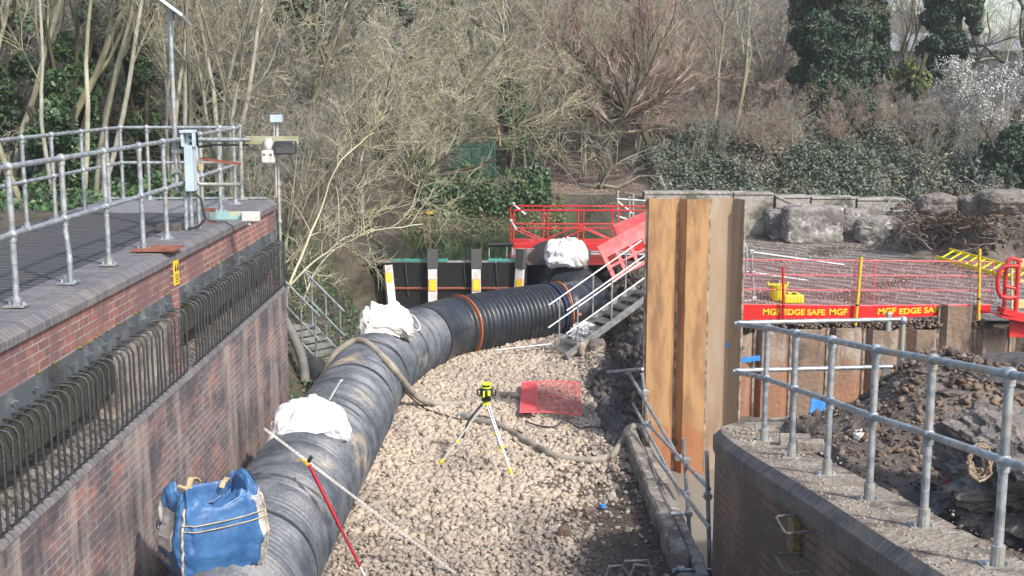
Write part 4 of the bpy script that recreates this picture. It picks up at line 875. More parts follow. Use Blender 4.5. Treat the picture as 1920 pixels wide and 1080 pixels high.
stube(W(1215, 795, 16.2), W(1330, 917, 13.0)); stube(W(1225, 850, 16.0), W(1330, 990, 12.6))
for a_, b_, y in (((1204, 700), (1222, 850), 16.9), ((1281, 822), (1293, 1000), 14.0), ((1325, 845), (1331, 1080), 12.9)): stube(W(*a_, y), W(*b_, y), 'standard')
stube(W(1230, 963, 13.9), W(1292, 963, 14.2), 'cross_tube'); stube(W(1262, 1070, 12.4), W(1340, 1069, 12.7), 'cross_tube')
cf = MB()
for px, py, y in ((1178, 697, 17.9), (1210, 735, 16.9), (1216, 795, 16.2), (1272, 858, 14.8), (1287, 863, 14.0), (1287, 925, 14.0), (1291, 963, 14.0), (1277, 1068, 12.5), (1327, 930, 12.9)):
    p = W(px, py, y); cf.box(p - Vector((.04, .04, .035)), p + Vector((.04, .04, .035))); cf.tube([p - Vector((.06, 0, 0)), p + Vector((.06, 0, 0))], .012, 6)
cf.build('coupler', alu, sc, bevel=.01, split=True)

# ------------------------------------------------------------------ sheet piles
def sheet_pile(P, y0, z0, z1, m, label, ragged=0, th=.014, marks=(), group=None, zs=9):
    """P = list of (x, dy) plan points"""
    t = empty('sheet_pile', (P[0][0], y0, z0), label, 'sheet pile', group)
    q = MB(); top = {i: z1 + rnd.uniform(-ragged, ragged) for i in range(len(P) + 1)}
    for i in range(len(P) - 1):
        a = Vector((P[i][0], y0 + P[i][1], 0)); b_ = Vector((P[i + 1][0], y0 + P[i + 1][1], 0)); nr = (b_ - a).cross(Vector((0, 0, 1))).normalized() * th
        e = (b_ - a).normalized() * .003
        c8 = [(a.x - nr.x * 0, a.y, z0), (b_.x, b_.y, z0), (b_.x, b_.y, top[i + 1]), (a.x, a.y, top[i])]
        k8 = [(x - nr.x, y - nr.y, z) for x, y, z in c8]
        q.face(c8); q.face(k8[::-1]); q.face([c8[3], c8[2], k8[2], k8[3]]); q.face([c8[0], c8[3], k8[3], k8[0]]); q.face([c8[1], k8[1], k8[2], c8[2]])
    q.build('steel_section', m, t)
    lk = MB()
    for (x, dy) in (P[0], P[-1]):
        lk.tube([(x, y0 + dy - .008, z0), (x, y0 + dy - .008, z1 - .01)], .02, 8)
    lk.build('interlock', lockm, t, smooth=True)
    return t
SY = 17.4; sx = lambda px: (px - 960) / F * SY * 1.0135
zt = ay(1212, 372, SY).z
sheet_pile([(sx(1211), .06), (sx(1214), 0), (sx(1257), 0), (sx(1271), .2)], SY, -1, zt, rust1, 'left tall orange rusted sheet pile at the water edge', .008)
sheet_pile([(sx(1272.5), .2), (sx(1285), 0), (sx(1325), 0), (sx(1329), .12)], SY, -1, zt - .01, rust1, 'middle tall orange rusted sheet pile standing in the water', .008)
tq = sheet_pile([(sx(1330.5), .16), (sx(1334), .2), (sx(1375), .2), (sx(1392), 0)], SY, -1, zt - .01, rust2, 'right tall sheet pile, paler and muddy, with blue paint dashes', .008)
pm = MB()
for (xa, ya, xb, yb, w_) in ((1375, 583, 1390, 582, 9), (1360, 646, 1388, 652, 8)):
    for k in range(6):
        p = ay(lerp(xa, xb, k / 5), lerp(ya, yb, k / 5), SY - .02 + (.19 if False else 0)); q = ay(lerp(xa, xb, (k + 1.1) / 5), lerp(ya, yb, (k + 1.1) / 5), SY); 
        fx = (lerp(xa, xb, k / 5) - 1375) / 17; dy = .2 - .2 * max(0, min(1, fx)); fx2 = (lerp(xa, xb, (k + 1) / 5) - 1375) / 17; dy2 = .2 - .2 * max(0, min(1, fx2))
        p = ay(lerp(xa, xb, k / 5), lerp(ya, yb, k / 5), SY + dy - .006); q = ay(lerp(xa, xb, (k + 1) / 5), lerp(ya, yb, (k + 1) / 5), SY + dy2 - .006); hh = w_ * .0035 * rnd.uniform(.7, 1.1)
        pm.face([p - Vector((0, 0, hh)), q - Vector((0, 0, hh)), q + Vector((0, 0, hh)), p + Vector((0, 0, hh))])
pm.build('paint_mark', bluep, tq)
# sand pile toe
# back row
YB = 21.55; x = 3.05; tops = [.86, .88, .95, .98, 1.0, .98, .98, 1.42, 1.02, .98, .98, .98, 1.0, .98]
names = ['first', 'second', 'third', 'fourth', 'fifth', 'sixth', 'seventh', 'eighth', 'ninth', 'tenth', 'eleventh', 'twelfth']
for i in range(12):
    w_ = .66; m = rust3
    P = [(x + .01, .14), (x + .05, .14), (x + .12, 0), (x + .5, 0), (x + .6, .14), (x + .655, .14)] if i % 3 or i == 3 else [(x + .01, .14), (x + .1, .14), (x + .25, 0), (x + .56, 0), (x + .655, .14)]
    t = sheet_pile(P, YB, -1, tops[i], (rust3, rust2m, rust2m)[i % 3] if i < 7 else rust3, ('muddy sheet pile below the red board, %s from the left in the back row' % names[i]) if i != 7 else 'tallest muddy pile of the back row, hiding part of the red board', .02, group='back row of sheet piles')
    if i == 3 or i == 0:
        q = MB(); px0, py0, px1, py1 = (1519, 742, 1548, 778) if i == 3 else (1391, 670, 1425, 680)
        a = ay(px0, py0, YB - .01); b_ = ay(px1, py1, YB - .01); 
        if i == 3:
            x0_ = max(a.x, x + .24); q.face([(a.x, YB - .012, b_.z), (b_.x, YB - .012, b_.z), (b_.x - .02, YB - .012, a.z), (a.x + .03, YB - .012, a.z - .03)]); q.face([(b_.x - .1, YB - .013, b_.z - .3), (b_.x - .04, YB - .013, b_.z - .3), (b_.x - .04, YB - .013, b_.z - .03), (b_.x - .1, YB - .013, b_.z - .03)])
        else: q.face([(a.x, YB - .013, b_.z), (b_.x, YB - .013, b_.z + .04), (b_.x, YB - .013, a.z + .04), (a.x, YB - .013, a.z)])
        q.build('paint_mark', bluep, t)
    x += w_

# ------------------------------------------------------------------ MGF edge fence
FY = 21.7
def zpx(py): return ay(1400, py, FY).z
def xpx(px): return ay(px, 540, FY).x
def edgepanel(x0, x1, y, zb0, zb1, zt0, zt1, brd0, brd1, label, texts):
    t = empty('edge_barrier', (x0, y, zb0), label, 'barrier panel', 'red mesh edge barriers on the pile line')
    q = MB(); q.v = []; 
    q.face([(x0, y, zb0), (x1, y, zb1), (x1, y, brd1), (x0, y, brd0)]); q.face([(x0, y + .02, zb0), (x0, y + .02, brd0), (x1, y + .02, brd1), (x1, y + .02, zb1)])
    q.face([(x0, y, brd0), (x1, y, brd1), (x1, y + .02, brd1), (x0, y + .02, brd0)]); q.face([(x0, y, zb0), (x0, y, brd0), (x0, y + .02, brd0), (x0, y + .02, zb0)]); q.face([(x1, y, zb1), (x1, y + .02, zb1), (x1, y + .02, brd1), (x1, y, brd1)])
    bd = q.build('toe_board', redboard, t)
    q = MB(); n = int((x1 - x0) / .062)
    for i in range(n + 1): f = i / n; X = lerp(x0, x1, f); q.tube([(X, y + .01, lerp(brd0, brd1, f)), (X, y + .01, lerp(zt0, zt1, f))], .0035 if i % n else .009, 5)
    q.build('mesh', netm, t)
    for k, fz in enumerate((0, .34, .67, 1)):
        MB().tube([(x0, y + .01, lerp(brd0, zt0, fz)), (x1, y + .01, lerp(brd1, zt1, fz))], .009 if k in (1, 2) else .011, 6).build('rail', netm, t)
    for txt, xa, xb, zz, hh in texts:
        put_text(txt, hh, (xa, y - .004, zz), (1, 0, (zb1 - zb0) / (x1 - x0)), (0, 0, 1), yellowp, bd, width=xb - xa, bold=.004)
zb = zpx(600); zb2 = zpx(602); b0_, b1_ = zpx(571), zpx(574)
edgepanel(xpx(1391), xpx(1640), FY, zb, zb2, zpx(487), zpx(489), b0_, b1_, 'left red mesh barrier above the yellow lettered toe board, with a yellow tub behind it',
          [('MGF', xpx(1432), xpx(1465), zpx(590), .155), ('EDGE SAFE', xpx(1471), xpx(1549), zpx(590), .145), ('MGF', xpx(1557), xpx(1591), zpx(590), .155)])
edgepanel(xpx(1603), xpx(1862), FY + .05, zb2, zpx(588), zpx(489), zpx(492), b1_, zpx(573), 'right red mesh barrier whose toe board is cut off by the tallest pile',
          [('MGF', xpx(1650), xpx(1684), zpx(590.5), .155), ('EDGE SAFE', xpx(1690), xpx(1772), zpx(590), .145)])
def post(pa, pb, y, m, label, r=.028, col_=None):
    t = empty('barrier_post', ay(*pb, y), label, 'post', 'posts of the red mesh fence')
    MB().tube([ay(*pa, y), ay(*pb, y)], r, 10).build('tube', m, t, smooth=True)
    p = ay(lerp(pa[0], pb[0], .7), lerp(pa[1], pb[1], .7), y); MB().tube([p - Vector((0, 0, .012)), p + Vector((0, 0, .012))], r + .008, 10).build('tie', blackp, t)
post((1468, 500), (1469, 607), FY - .08, redm, 'slim red post in front of the yellow tub', .024)
post((1615, 482), (1604, 610), FY - .08, yellowpost, 'leaning yellow post between the two red mesh barriers')
post((1837, 467), (1835, 600), FY - .08, yellowpost, 'upright yellow post at the right end of the red mesh fence')
# red hoop barrier at the far right
t = empty('access_gate', ay(1885, 600, 21.5), 'red tubular gate frame with a round hoop at the right edge of the fence', 'gate frame')
def T(L, y, r, name, m=redm): MB().tube([ay(a, b_, y) for a, b_ in L], r, 10).build(name, m, t, smooth=True)
T([(1882, 590), (1886, 508)], 21.6, .035, 'post'); T([(1904, 592), (1910, 490), (1908, 486)], 21.5, .04, 'post')
T([(1916, 489), (1896, 484), (1890, 488), (1886, 508)], 21.5, .035, 'top_rail')
T([(1908, 499), (1885, 499), (1874, 508), (1870, 525), (1871, 545), (1877, 556), (1890, 559), (1906, 557)], 21.45, .038, 'hoop')
T([(1885, 537), (1905, 541)], 21.5, .03, 'cross_rail')
q = MB(); a = ay(1876, 581, 21.4); b_ = ay(1935, 598, 21.4); q.bar(a, b_, .3, .1); a = ay(1868, 590, 21.3); b_ = ay(1935, 603, 21.3); q.bar(a, b_, .5, .02); q.build('base_bracket', redm, t)
q = MB(); a = ay(1894, 596, 21.25); b_ = ay(1935, 632, 21.25); q.box((a.x, 21.23, b_.z), (b_.x, 21.27, a.z)); q.build('skirt_plate', redm, t)
t = empty('plastic_barrier', ay(1900, 590, 22.2), 'cream yellow plastic barrier half out of frame behind the red gate', 'barrier')
q = MB(); c_ = cream
for L in ([(1897, 495), (1897, 580)], [(1905, 492), (1905, 585)]): q.tube([ay(*p, 22.2) for p in L], .025, 8)
a = ay(1903, 485, 22.2); b_ = ay(1960, 500, 22.2); q.box((a.x, 22.18, b_.z), (b_.x, 22.24, a.z)); a = ay(1903, 562, 22.2); b_ = ay(1960, 578, 22.2); q.box((a.x, 22.18, b_.z), (b_.x, 22.24, a.z)); a = ay(1903, 526, 22.2); b_ = ay(1960, 530, 22.2); q.box((a.x, 22.19, b_.z), (b_.x, 22.23, a.z))
q.build('frame', mat('cream plastic', (.62, .42, .2), .5), t, bevel=.01)

# things on the hardstanding
p = az(1457, 562, 1.12)
t = empty('tub', p, 'yellow flexible tub with two handles behind the red mesh', 'tub')
MB().lathe(p, [(.02, 0), (.13, 0), (.16, .15), (.185, .3), (.19, .31), (.178, .3), (.15, .15), (.12, .02), (.01, .02)], 24).build('bucket', yellowp, t, smooth=True)
for s in (-1, 1): MB().tube([p + Vector((s * .18, -.06, .29)), p + Vector((s * .2, -.04, .35)), p + Vector((s * .2, .04, .35)), p + Vector((s * .18, .06, .29))], .014, 8).build('handle', yellowp, t, smooth=True)
p = az(1487, 568, 1.12); t = empty('jerry_can', p, 'boxy yellow plastic container beside the yellow tub', 'container')
MB().box(p + Vector((-.19, -.1, 0)), p + Vector((.19, .1, .17))).build('body', yellowp, t, bevel=.03); MB().box(p + Vector((-.12, -.08, .16)), p + Vector((.1, .08, .21))).build('lid', yellowp, t, bevel=.02)
MB().box(p + Vector((-.05, -.09, .19)), p + Vector((.04, -.078, .215))).build('handle', blackp, t)
t = empty('scaffold_rail', az(1412, 565, 1.12), 'galvanised scaffold rail and post lying behind the left red mesh barrier', 'scaffold')
yb = az(1412, 565, 1.12).y
for L in ([(1409, 470), (1414, 566)], [(1390, 470), (1583, 497)], [(1390, 508), (1513, 526)], [(1393, 565), (1416, 562)]): MB().tube([ay(*L[0], yb), ay(*L[1], yb + (.4 if L[1][0] > 1450 else 0))], .026, 10).build('tube', galv, t, smooth=True)
MB().tube([ay(a, b_, yb) for a, b_ in ((1391, 453), (1397, 456), (1400, 468), (1400, 505), (1394, 520))], .024, 10).build('hoop', galv, t, smooth=True)
q = MB()
for a_ in ((1409, 472), (1412, 512), (1414, 560)): p = ay(*a_, yb); q.box(p - Vector((.045, .045, .045)), p + Vector((.045, .045, .045)))
q.build('coupler', alu, t, bevel=.012, split=True)
# ladder
la, lb_ = ay(1755, 482, 28.6), ay(1960, 540, 25.6); wv = ay(1780, 468, 29.2) - la
t = empty('ladder', la, 'yellow fibreglass ladder lying on the soil heap', 'ladder')
for o_ in (0, 1): q = MB(); q.bar(la + wv * o_, lb_ + wv * o_ * 1.0, .03, .08); q.build('side_rail', yellowp, t)
for i in range(13):
    f = (i + .6) / 13; p = lerp(la, lb_, f); MB().tube([p, p + wv], .02, 8).build('rung', yellowp, t)

# ------------------------------------------------------------------ rocks and blocks
def rock(c, sx_, sy_, sz_, seed, m, name, label, cat='boulder', e=.6, amp=.16, rz=0, group=None, lvl=5):
    bm = bmesh.new(); bmesh.ops.create_icosphere(bm, subdivisions=lvl, radius=1)
    for v in bm.verts:
        p = v.co.normalized(); mx = (abs(p.x) ** (1 / e * 2) + abs(p.y) ** (1 / e * 2) + abs(p.z) ** (1 / e * 2)) ** (-e / 2)
        f = mx * (1 + amp * mn.fractal(p * 1.3 + Vector((seed * 3.1, seed, 0)), .55, 2, 7)) * (1 - amp * .5 * max(0, mn.noise(p * 2.3 + Vector((seed, 5, 1)))))
        q = p * f; x, y = q.x * sx_, q.y * sy_; v.co = Vector((x * math.cos(rz) - y * math.sin(rz), x * math.sin(rz) + y * math.cos(rz), q.z * sz_))
    me = bpy.data.meshes.new(name); bm.to_mesh(me); bm.free()
    o = link(name, me, m, None, smooth=True); o.location = Vector(c) + Vector((0, 0, sz_ * .9)); me.set_sharp_from_angle(angle=R(28)) if hasattr(me, 'set_sharp_from_angle') else None
    return tag(o, label, cat, group)
def rock_px(x0, x1, ytop, ybot, z, seed, m, label, name='boulder', depth=.8, e=.55, amp=.14, cat='boulder', rz=0):
    p = az((x0 + x1) / 2, ybot, z); q = ay(x1, ybot, p.y) - ay(x0, ybot, p.y); hh = (ay(x0, ytop, p.y) - ay(x0, ybot, p.y)).z
    return rock(p + Vector((0, q.x / 2 * depth, 0)), q.x / 2, q.x / 2 * depth, hh / 2 * 1.05, seed, m, name, label, cat, e, amp, rz)
rock_px(1380, 1446, 393, 441, 1.1, 1, blockw, 'pale square concrete block next to the tall rusty pile', 'stone_block', .6, .25, .05)
rock_px(1441, 1487, 391, 449, 1.1, 2, blockm, 'narrow dark angular block squeezed between the pale block and the big one', 'stone_block', .9, .45)
rock_px(1474, 1584, 388, 458, 1.1, 3, blockm, 'biggest grey stone block with white lichen streaks', 'stone_block', .6, .32, .08)
rock_px(1578, 1636, 393, 450, 1.1, 4, blockm, 'rounded grey block right of the biggest block', 'stone_block', .7, .5)
rock_px(1610, 1700, 408, 459, 1.1, 5, blockm, 'wide low grey block beside the heap of roots', 'stone_block', .6, .4, .1)
rock_px(1620, 1700, 396, 440, 1.15, 6, blockw, 'pale block standing behind the wide low block', 'stone_block', .5, .3, .06)
rock_px(1728, 1800, 366, 404, 2.2, 7, greyrock, 'brown grey boulder on top of the root heap')
rock_px(1808, 1868, 369, 405, 2.2, 8, greyrock, 'flat grey boulder left of the top right boulder')
rock_px(1850, 1950, 358, 402, 2.3, 9, greyrock, 'large smooth boulder at the right edge above the soil heap')
rock_px(1700, 1735, 400, 455, 1.1, 10, greyrock, 'dark rock at the left foot of the root heap')
rock((3.92, 8.35, 2.1), .78, .8, .44, 12, greyrock, 'boulder', 'huge dark grey boulder behind the right handrail at the frame edge', e=.6, amp=.32, lvl=6)
bx_ = ay(1905, 760, 12.6)
rock((5.15, 11.3, 2.2), 1.15, .7, .27, 13, rockm, 'boulder', 'black layered rock slab on top of the brown rubble', e=.5, amp=.25)
p = ay(1618, 842, 10.5); rock((p.x, p.y, p.z), .1, .1, .08, 14, mat('white rendered rubble', (.62, .6, .56), .9, c2=(.3, .28, .25), sc=8, bump=.6), 'rubble_chunk', 'white rendered chunk of rubble against the dark soil mound', 'rubble', .3, .25, lvl=4)
rock((3.65, 6.6, 2.28), .22, .16, .12, 15, greyrock, 'stone', 'small grey stone at the foot of the last handrail post', 'stone', lvl=4)
rock_px(1105, 1135, 638, 668, .15, 17, greyrock, 'pale grey stone at the foot of the metal stairs', 'stone', .8)
rock_px(1086, 1112, 645, 668, .12, 18, stonem, 'tan stone left of the pale grey stone by the stairs', 'stone', .8)
rock_px(1160, 1212, 655, 735, .15, 19, rockm, 'big black wet rock tucked against the tall rusty pile', 'boulder', .8, .6, .25)
rock_px(1092, 1118, 955, 972, 0.03, 20, mat('reddish stone', (.2, .13, .1), .9, c2=(.12, .08, .065), sc=9, bump=.5), 'reddish brown stone in the dark soil', 'stone', .8)
rock_px(1046, 1070, 990, 1014, 0.03, 21, MATS['reddish stone'], 'dark red stone on the near gravel', 'stone', .8)
rock_px(1186, 1202, 735, 760, .35, 22, concrete, 'small pale rock wedged by the scaffold tubes', 'stone', .8)
for i, (a_, L, lab) in enumerate((((1480, 835), .28, 'left long brick lying on the coping top'), ((1508, 846), .24, 'grey brick lying by the second handrail post'))):
    p = az(*a_, 1.85 + 12.2 * .145, .145); q = MB(); q.obox(p + Vector((.05, 0, .05)), Vector((L, -.02, 0)), Vector((.02, .12, 0)), Vector((0, 0, .1))); tag(q.build('loose_brick', concrete, bevel=.008), lab, 'brick')
# concrete wall behind blocks: separate blocks
cw = ((1208, 1375, 365, 398, 34.2), (1376, 1452, 366, 396, 34.25), (1455, 1520, 372, 397, 34.2), (1522, 1606, 374, 398, 34.25), (1608, 1700, 377, 400, 34.2))
labs = ('long grey concrete wall block behind the tall rusty piles', 'white splashed concrete wall block right of the rusty piles', 'mossy concrete wall block behind the narrow dark block', 'stained concrete wall block behind the biggest block', 'mossy low concrete wall block at the right end of the row')
for (a_, b1, c1_, d1, yy), lb in zip(cw, labs):
    p, q = ay(a_, c1_, yy), ay(b1, c1_, yy); m = MB(); m.box((p.x, yy, .9), (q.x - .02, yy + .6, p.z)); m.box((p.x - .0, yy - .03, p.z - .001 + .004), (q.x - .02, yy + .62, p.z + .07)); tag(m.build('concrete_block', blockw, bevel=.02), lb, 'concrete block', 'concrete wall blocks behind the hardstanding')
tag(MB().tube([ay(1458, 369, 33.9), ay(1500, 391, 33.4)], .045, 8).build('loose_pole', concrete), 'pale pole leaning on the concrete wall blocks', 'pole')
tag(MB().tube([ay(1655, 395, 33), ay(1671, 372, 33.4), ay(1684, 374, 33.4), ay(1702, 394, 33), ay(1675, 396, 32.8), ay(1728, 392, 32.8)], .02, 8).build('bent_tube', galv), 'bent grey tube frame resting on the blocks by the root heap', 'tube')
# old stone kerb beyond the bridge
for i, (x0, x1) in enumerate(((1003, 1046), (1048, 1080), (1082, 1122), (1124, 1160))):
    a = ay(x0, 388, 35.6); b_ = ay(x1, 412, 35.6); m = MB(); m.box((a.x, 35.6, b_.z - .2), (b_.x - .01, 36.3, a.z + (.03 if i % 2 else 0)))
    tag(m.build('stone_block', blockm, bevel=.03), ('leftmost old stone block', 'dark second old stone block', 'third old stone block', 'right end old stone block')[i] + ' at the foot of the path behind the red bridge', 'stone block', 'old stone blocks below the path')

# ------------------------------------------------------------------ scattered stones (numpy)
PHI = (1 + 5 ** .5) / 2
ICO = np.array([(-1, PHI, 0), (1, PHI, 0), (-1, -PHI, 0), (1, -PHI, 0), (0, -1, PHI), (0, 1, PHI), (0, -1, -PHI), (0, 1, -PHI), (PHI, 0, -1), (PHI, 0, 1), (-PHI, 0, -1), (-PHI, 0, 1)]) / math.sqrt(1 + PHI ** 2)
ICF = np.array([(0, 11, 5), (0, 5, 1), (0, 1, 7), (0, 7, 10), (0, 10, 11), (1, 5, 9), (5, 11, 4), (11, 10, 2), (10, 7, 6), (7, 1, 8), (3, 9, 4), (3, 4, 2), (3, 2, 6), (3, 6, 8), (3, 8, 9), (4, 9, 5), (2, 4, 11), (6, 2, 10), (8, 6, 7), (9, 8, 1)])
def stones(name, C, S, m, label, cat='stones', flat=.65):
    N = len(C); V = ICO[None] * (1 + rng.uniform(-.42, .34, (N, 12, 1))) + rng.uniform(-.14, .14, (N, 12, 3))
    bx = rng.random(N) < .6; V[bx] = V[bx] / (np.abs(V[bx]) ** 5).sum(-1, keepdims=True) ** .2 * .92 + rng.uniform(-.1, .1, (bx.sum(), 12, 3))
    V = V * np.stack([np.ones(N), rng.uniform(.6, 1, N), rng.uniform(flat - .2, flat + .15, N)], 1)[:, None]
    a = rng.uniform(0, 6.28, N); ca, sa = np.cos(a), np.sin(a); tl = rng.normal(0, .35, (N, 2))
    x = V[..., 0] * ca[:, None] - V[..., 1] * sa[:, None]; y = V[..., 0] * sa[:, None] + V[..., 1] * ca[:, None]; z = V[..., 2] + x * tl[:, :1] + y * tl[:, 1:]
    V = np.stack([x, y, z], -1) * S[:, None, None] + C[:, None]
    Fc = (ICF[None] + (np.arange(N) * 12)[:, None, None]).reshape(-1, 3)
    return tag(np_mesh(name, V, Fc, m), label, cat, kind='stuff')
C1 = []; C2 = []; C3 = []
while len(C1) + len(C2) < 50000:
    x = rnd.uniform(-2.2, 1.72); y = rnd.uniform(10.5, 26.5)
    soilmask = sstep(.3, 1.1, x + fbm(x * 1.1, y * 1.1, 4) * .9) * sstep(18.5, 15, y) + sstep(14.5, 11.5, y) * .3 * (fbm(x * 1.3, y * 1.3, 9) > .05)
    if rnd.random() < soilmask * .93: continue
    if y > 24.2 and x < (y - 24.2) / .75 - 1.6: continue
    grey = sstep(15.5, 13, y + fbm(x, y, 7) * 2.5) + sstep(.6, 1.5, x + fbm(x, y, 3)) * .8
    s = rnd.choice((.022, .027, .033, .04, .048, .06)) * rnd.uniform(.85, 1.25) * (.8 if rnd.random() < grey else 1)
    (C2 if rnd.random() < grey else C1).append((x, y, bed_z(x, y) + rnd.uniform(-.015, .032), s))
    if rnd.random() < .5: x += rnd.uniform(-.1, .1); (C2 if rnd.random() < grey else C1).append((min(x, 1.72), y, bed_z(x, y) + rnd.uniform(.0, .01), rnd.uniform(.014, .024)))
for _ in range(9000):
    x = rnd.uniform(.4, 1.72); y = rnd.uniform(10.5, 19); C3.append((x, y, bed_z(x, y) + rnd.uniform(-.01, .01), rnd.uniform(.008, .026)))
C1, C2, C3 = map(np.array, (C1, C2, C3))
stones('gravel', C1[:, :3], C1[:, 3], stonem, 'tan crushed stone covering the channel floor', 'gravel')
stones('gravel', C2[:, :3], C2[:, 3], greystone, 'greyer dusty crushed stone towards the near end of the channel', 'gravel')
stones('soil_clods', C3[:, :3], C3[:, 3], clodm, 'dark soil clods along the right side of the gravel', 'soil')
C = []
for _ in range(26000):
    x = rnd.gauss(4.4, 1.2); y = rnd.uniform(6, 13.2)
    if x < 2.75 or x > 8: continue
    dens = math.exp(-(((x - 4.7) / 1.5) ** 2 + ((y - 10.8) / 1.5) ** 2)) + .25
    if rnd.random() > dens: continue
    C.append((x, y, fill_z(x, y) + rnd.uniform(-.01, .04), rnd.choice((.008, .01, .012, .015, .015, .02, .025, .045)) * rnd.uniform(.7, 1.2)))
C = np.array(C); k = rng.random(len(C)) < .5
stones('rubble', C[k, :3], C[k, 3], rubblem, 'brown stony rubble heaped behind the right handrail', 'rubble'); stones('soil_clods', C[~k, :3], C[~k, 3], clodm, 'dark clods of soil among the brown rubble', 'soil')
C = []
for _ in range(1500):                              # grit on the sloping coping top
    f = rnd.uniform(0, 1); y = lerp(12.1, 5.5, f); x = lerp(2.1, 2.3, f) + abs(rnd.gauss(.15, .22)); C.append((x, y, rwall_z(y) + .004, rnd.choice((.003, .004, .006, .012)) * rnd.uniform(.7, 1.3) * (1.6 if y > 10 else 1)))
C = np.array(C); stones('grit', C[:, :3], C[:, 3], greystone, 'grit and small stones scattered on the right coping', 'grit')
C = []
for _ in range(5000):
    x = rnd.uniform(1.6, 3.1); y = rnd.uniform(19, 28.3); C.append((x, y, h(x, y) + .05, rnd.choice((.02, .03, .05, .09)) * rnd.uniform(.7, 1.2)))
C = np.array(C); stones('soil_clods', C[:, :3], C[:, 3], clodm, 'dark clods on the bank under the metal stairs', 'soil')
C = []
for _ in range(4000):
    x = rnd.uniform(1.45, 2.5); y = rnd.uniform(17.6, 21.7); C.append((x, y, max(h(x, y), bed_z(x, y)) + .02, rnd.choice((.02, .03, .05, .09, .12)) * rnd.uniform(.7, 1.2)))
C = np.array(C); stones('soil_clods', C[:, :3], C[:, 3], rockm, 'black wet lumps banked against the tall rusty pile', 'soil')
# soil heap with roots, right
def heap_z(x, y): return 1.1 + 1.15 * sstep(9.2, 11.6, x + fbm(x, y) * .6) * sstep(28.3, 32, y + fbm(x * 1.2, y * 1.2, 2) * 1.0) * sstep(37.5, 34, y)
sheet('soil_heap', 8.5, 20, 25.5, 37, .12, lambda x, y: heap_z(x, y) - .06 + .1 * fbm(x * 2, y * 2, 1), soil, 'dark heap of dug soil at the back of the hardstanding')
C = []
for _ in range(5000):
    x = rnd.uniform(9.2, 14.5); y = rnd.uniform(26.5, 34); z = heap_z(x, y)
    if z < 1.3: continue
    C.append((x, y, z, rnd.choice((.015, .02, .03, .04, .07)) * rnd.uniform(.7, 1.2)))
C = np.array(C); k = rng.random(len(C)) < .07
stones('soil_clods', C[~k, :3], C[~k, 3], clodm, 'dark clods on the dug soil heap', 'soil'); stones('heap_stones', C[k, :3], C[k, 3], greystone, 'grey stones scattered over the dug soil heap', 'stones')
C = []
for _ in range(5000):
    x = rnd.uniform(3.0, 12); y = rnd.uniform(21.8, 33.4); C.append((x, y, 1.115, rnd.choice((.01, .015, .02, .03))))
C = np.array(C); stones('grit', C[:, :3], C[:, 3], greystone, 'loose stones scattered on the muddy hardstanding', 'grit')
C = []
for _ in range(900):
    x = rnd.uniform(3.1, 8.5); C.append((x, 21.75 + rnd.uniform(-.12, .12), tops[0] + rnd.uniform(.12, .28), rnd.uniform(.02, .05)))
C = np.array(C); stones('rubble', C[:, :3], C[:, 3], rubblem, 'stony fill showing between the red board and the back piles', 'rubble')

# ------------------------------------------------------------------ branch growing
def norm(a): return a / np.maximum(np.linalg.norm(a, axis=-1, keepdims=True), 1e-9)
def grow(P, D, L, n, jit, up, g):
    pts = [P]; D = norm(D); upv = np.array([0, 0, 1.0])
    for i in range(n):
        D = norm(D + g.normal(0, jit, D.shape) + upv * up); P = P + D * (L / n)[:, None]; pts.append(P)
    return np.stack(pts, 1)
def kids(pts, k, lo, hi, ang, g):
    N, K, _ = pts.shape; idx = np.repeat(np.arange(N), k); t = g.uniform(lo, hi, len(idx)) * (K - 1); i = np.minimum(t.astype(int), K - 2); f = (t - i)[:, None]
    P = pts[idx, i] * (1 - f) + pts[idx, i + 1] * f; D = norm(pts[idx, i + 1] - pts[idx, i]); r = norm(g.normal(0, 1, D.shape)); r = norm(r - D * (r * D).sum(-1, keepdims=True))
    a = g.uniform(ang * .6, ang * 1.3, len(idx))[:, None]; return P, D * np.cos(a) + r * np.sin(a), idx, t / (K - 1)
def tubes(lst, S=3):
    VV, FF, off = [], [], 0
    for pts, r0, r1 in lst:
        N, K, _ = pts.shape; S_ = S if np.max(r0) < .03 else 7
        T_ = norm(np.gradient(pts, axis=1)); ref = np.array([.3, .5, .81]); U = norm(np.cross(T_, ref)); W_ = np.cross(T_, U)
        rr = (r0[:, None] * (1 - np.linspace(0, 1, K)) + r1[:, None] * np.linspace(0, 1, K))
        a = np.arange(S_) * 2 * np.pi / S_
        V_ = pts[:, :, None] + (U[:, :, None] * np.cos(a)[:, None] + W_[:, :, None] * np.sin(a)[:, None]) * rr[:, :, None, None]
        base = (np.arange(N) * K * S_)[:, None, None] + (np.arange(K - 1) * S_)[None, :, None]; s = np.arange(S_); s2 = (s + 1) % S_
        Q_ = np.stack([base + s, base + s2, base + S_ + s2, base + S_ + s], -1).reshape(-1, 4) + off
        VV.append(V_.reshape(-1, 3)); FF.append(Q_); off += N * K * S_
    return np.concatenate(VV), np.concatenate(FF)
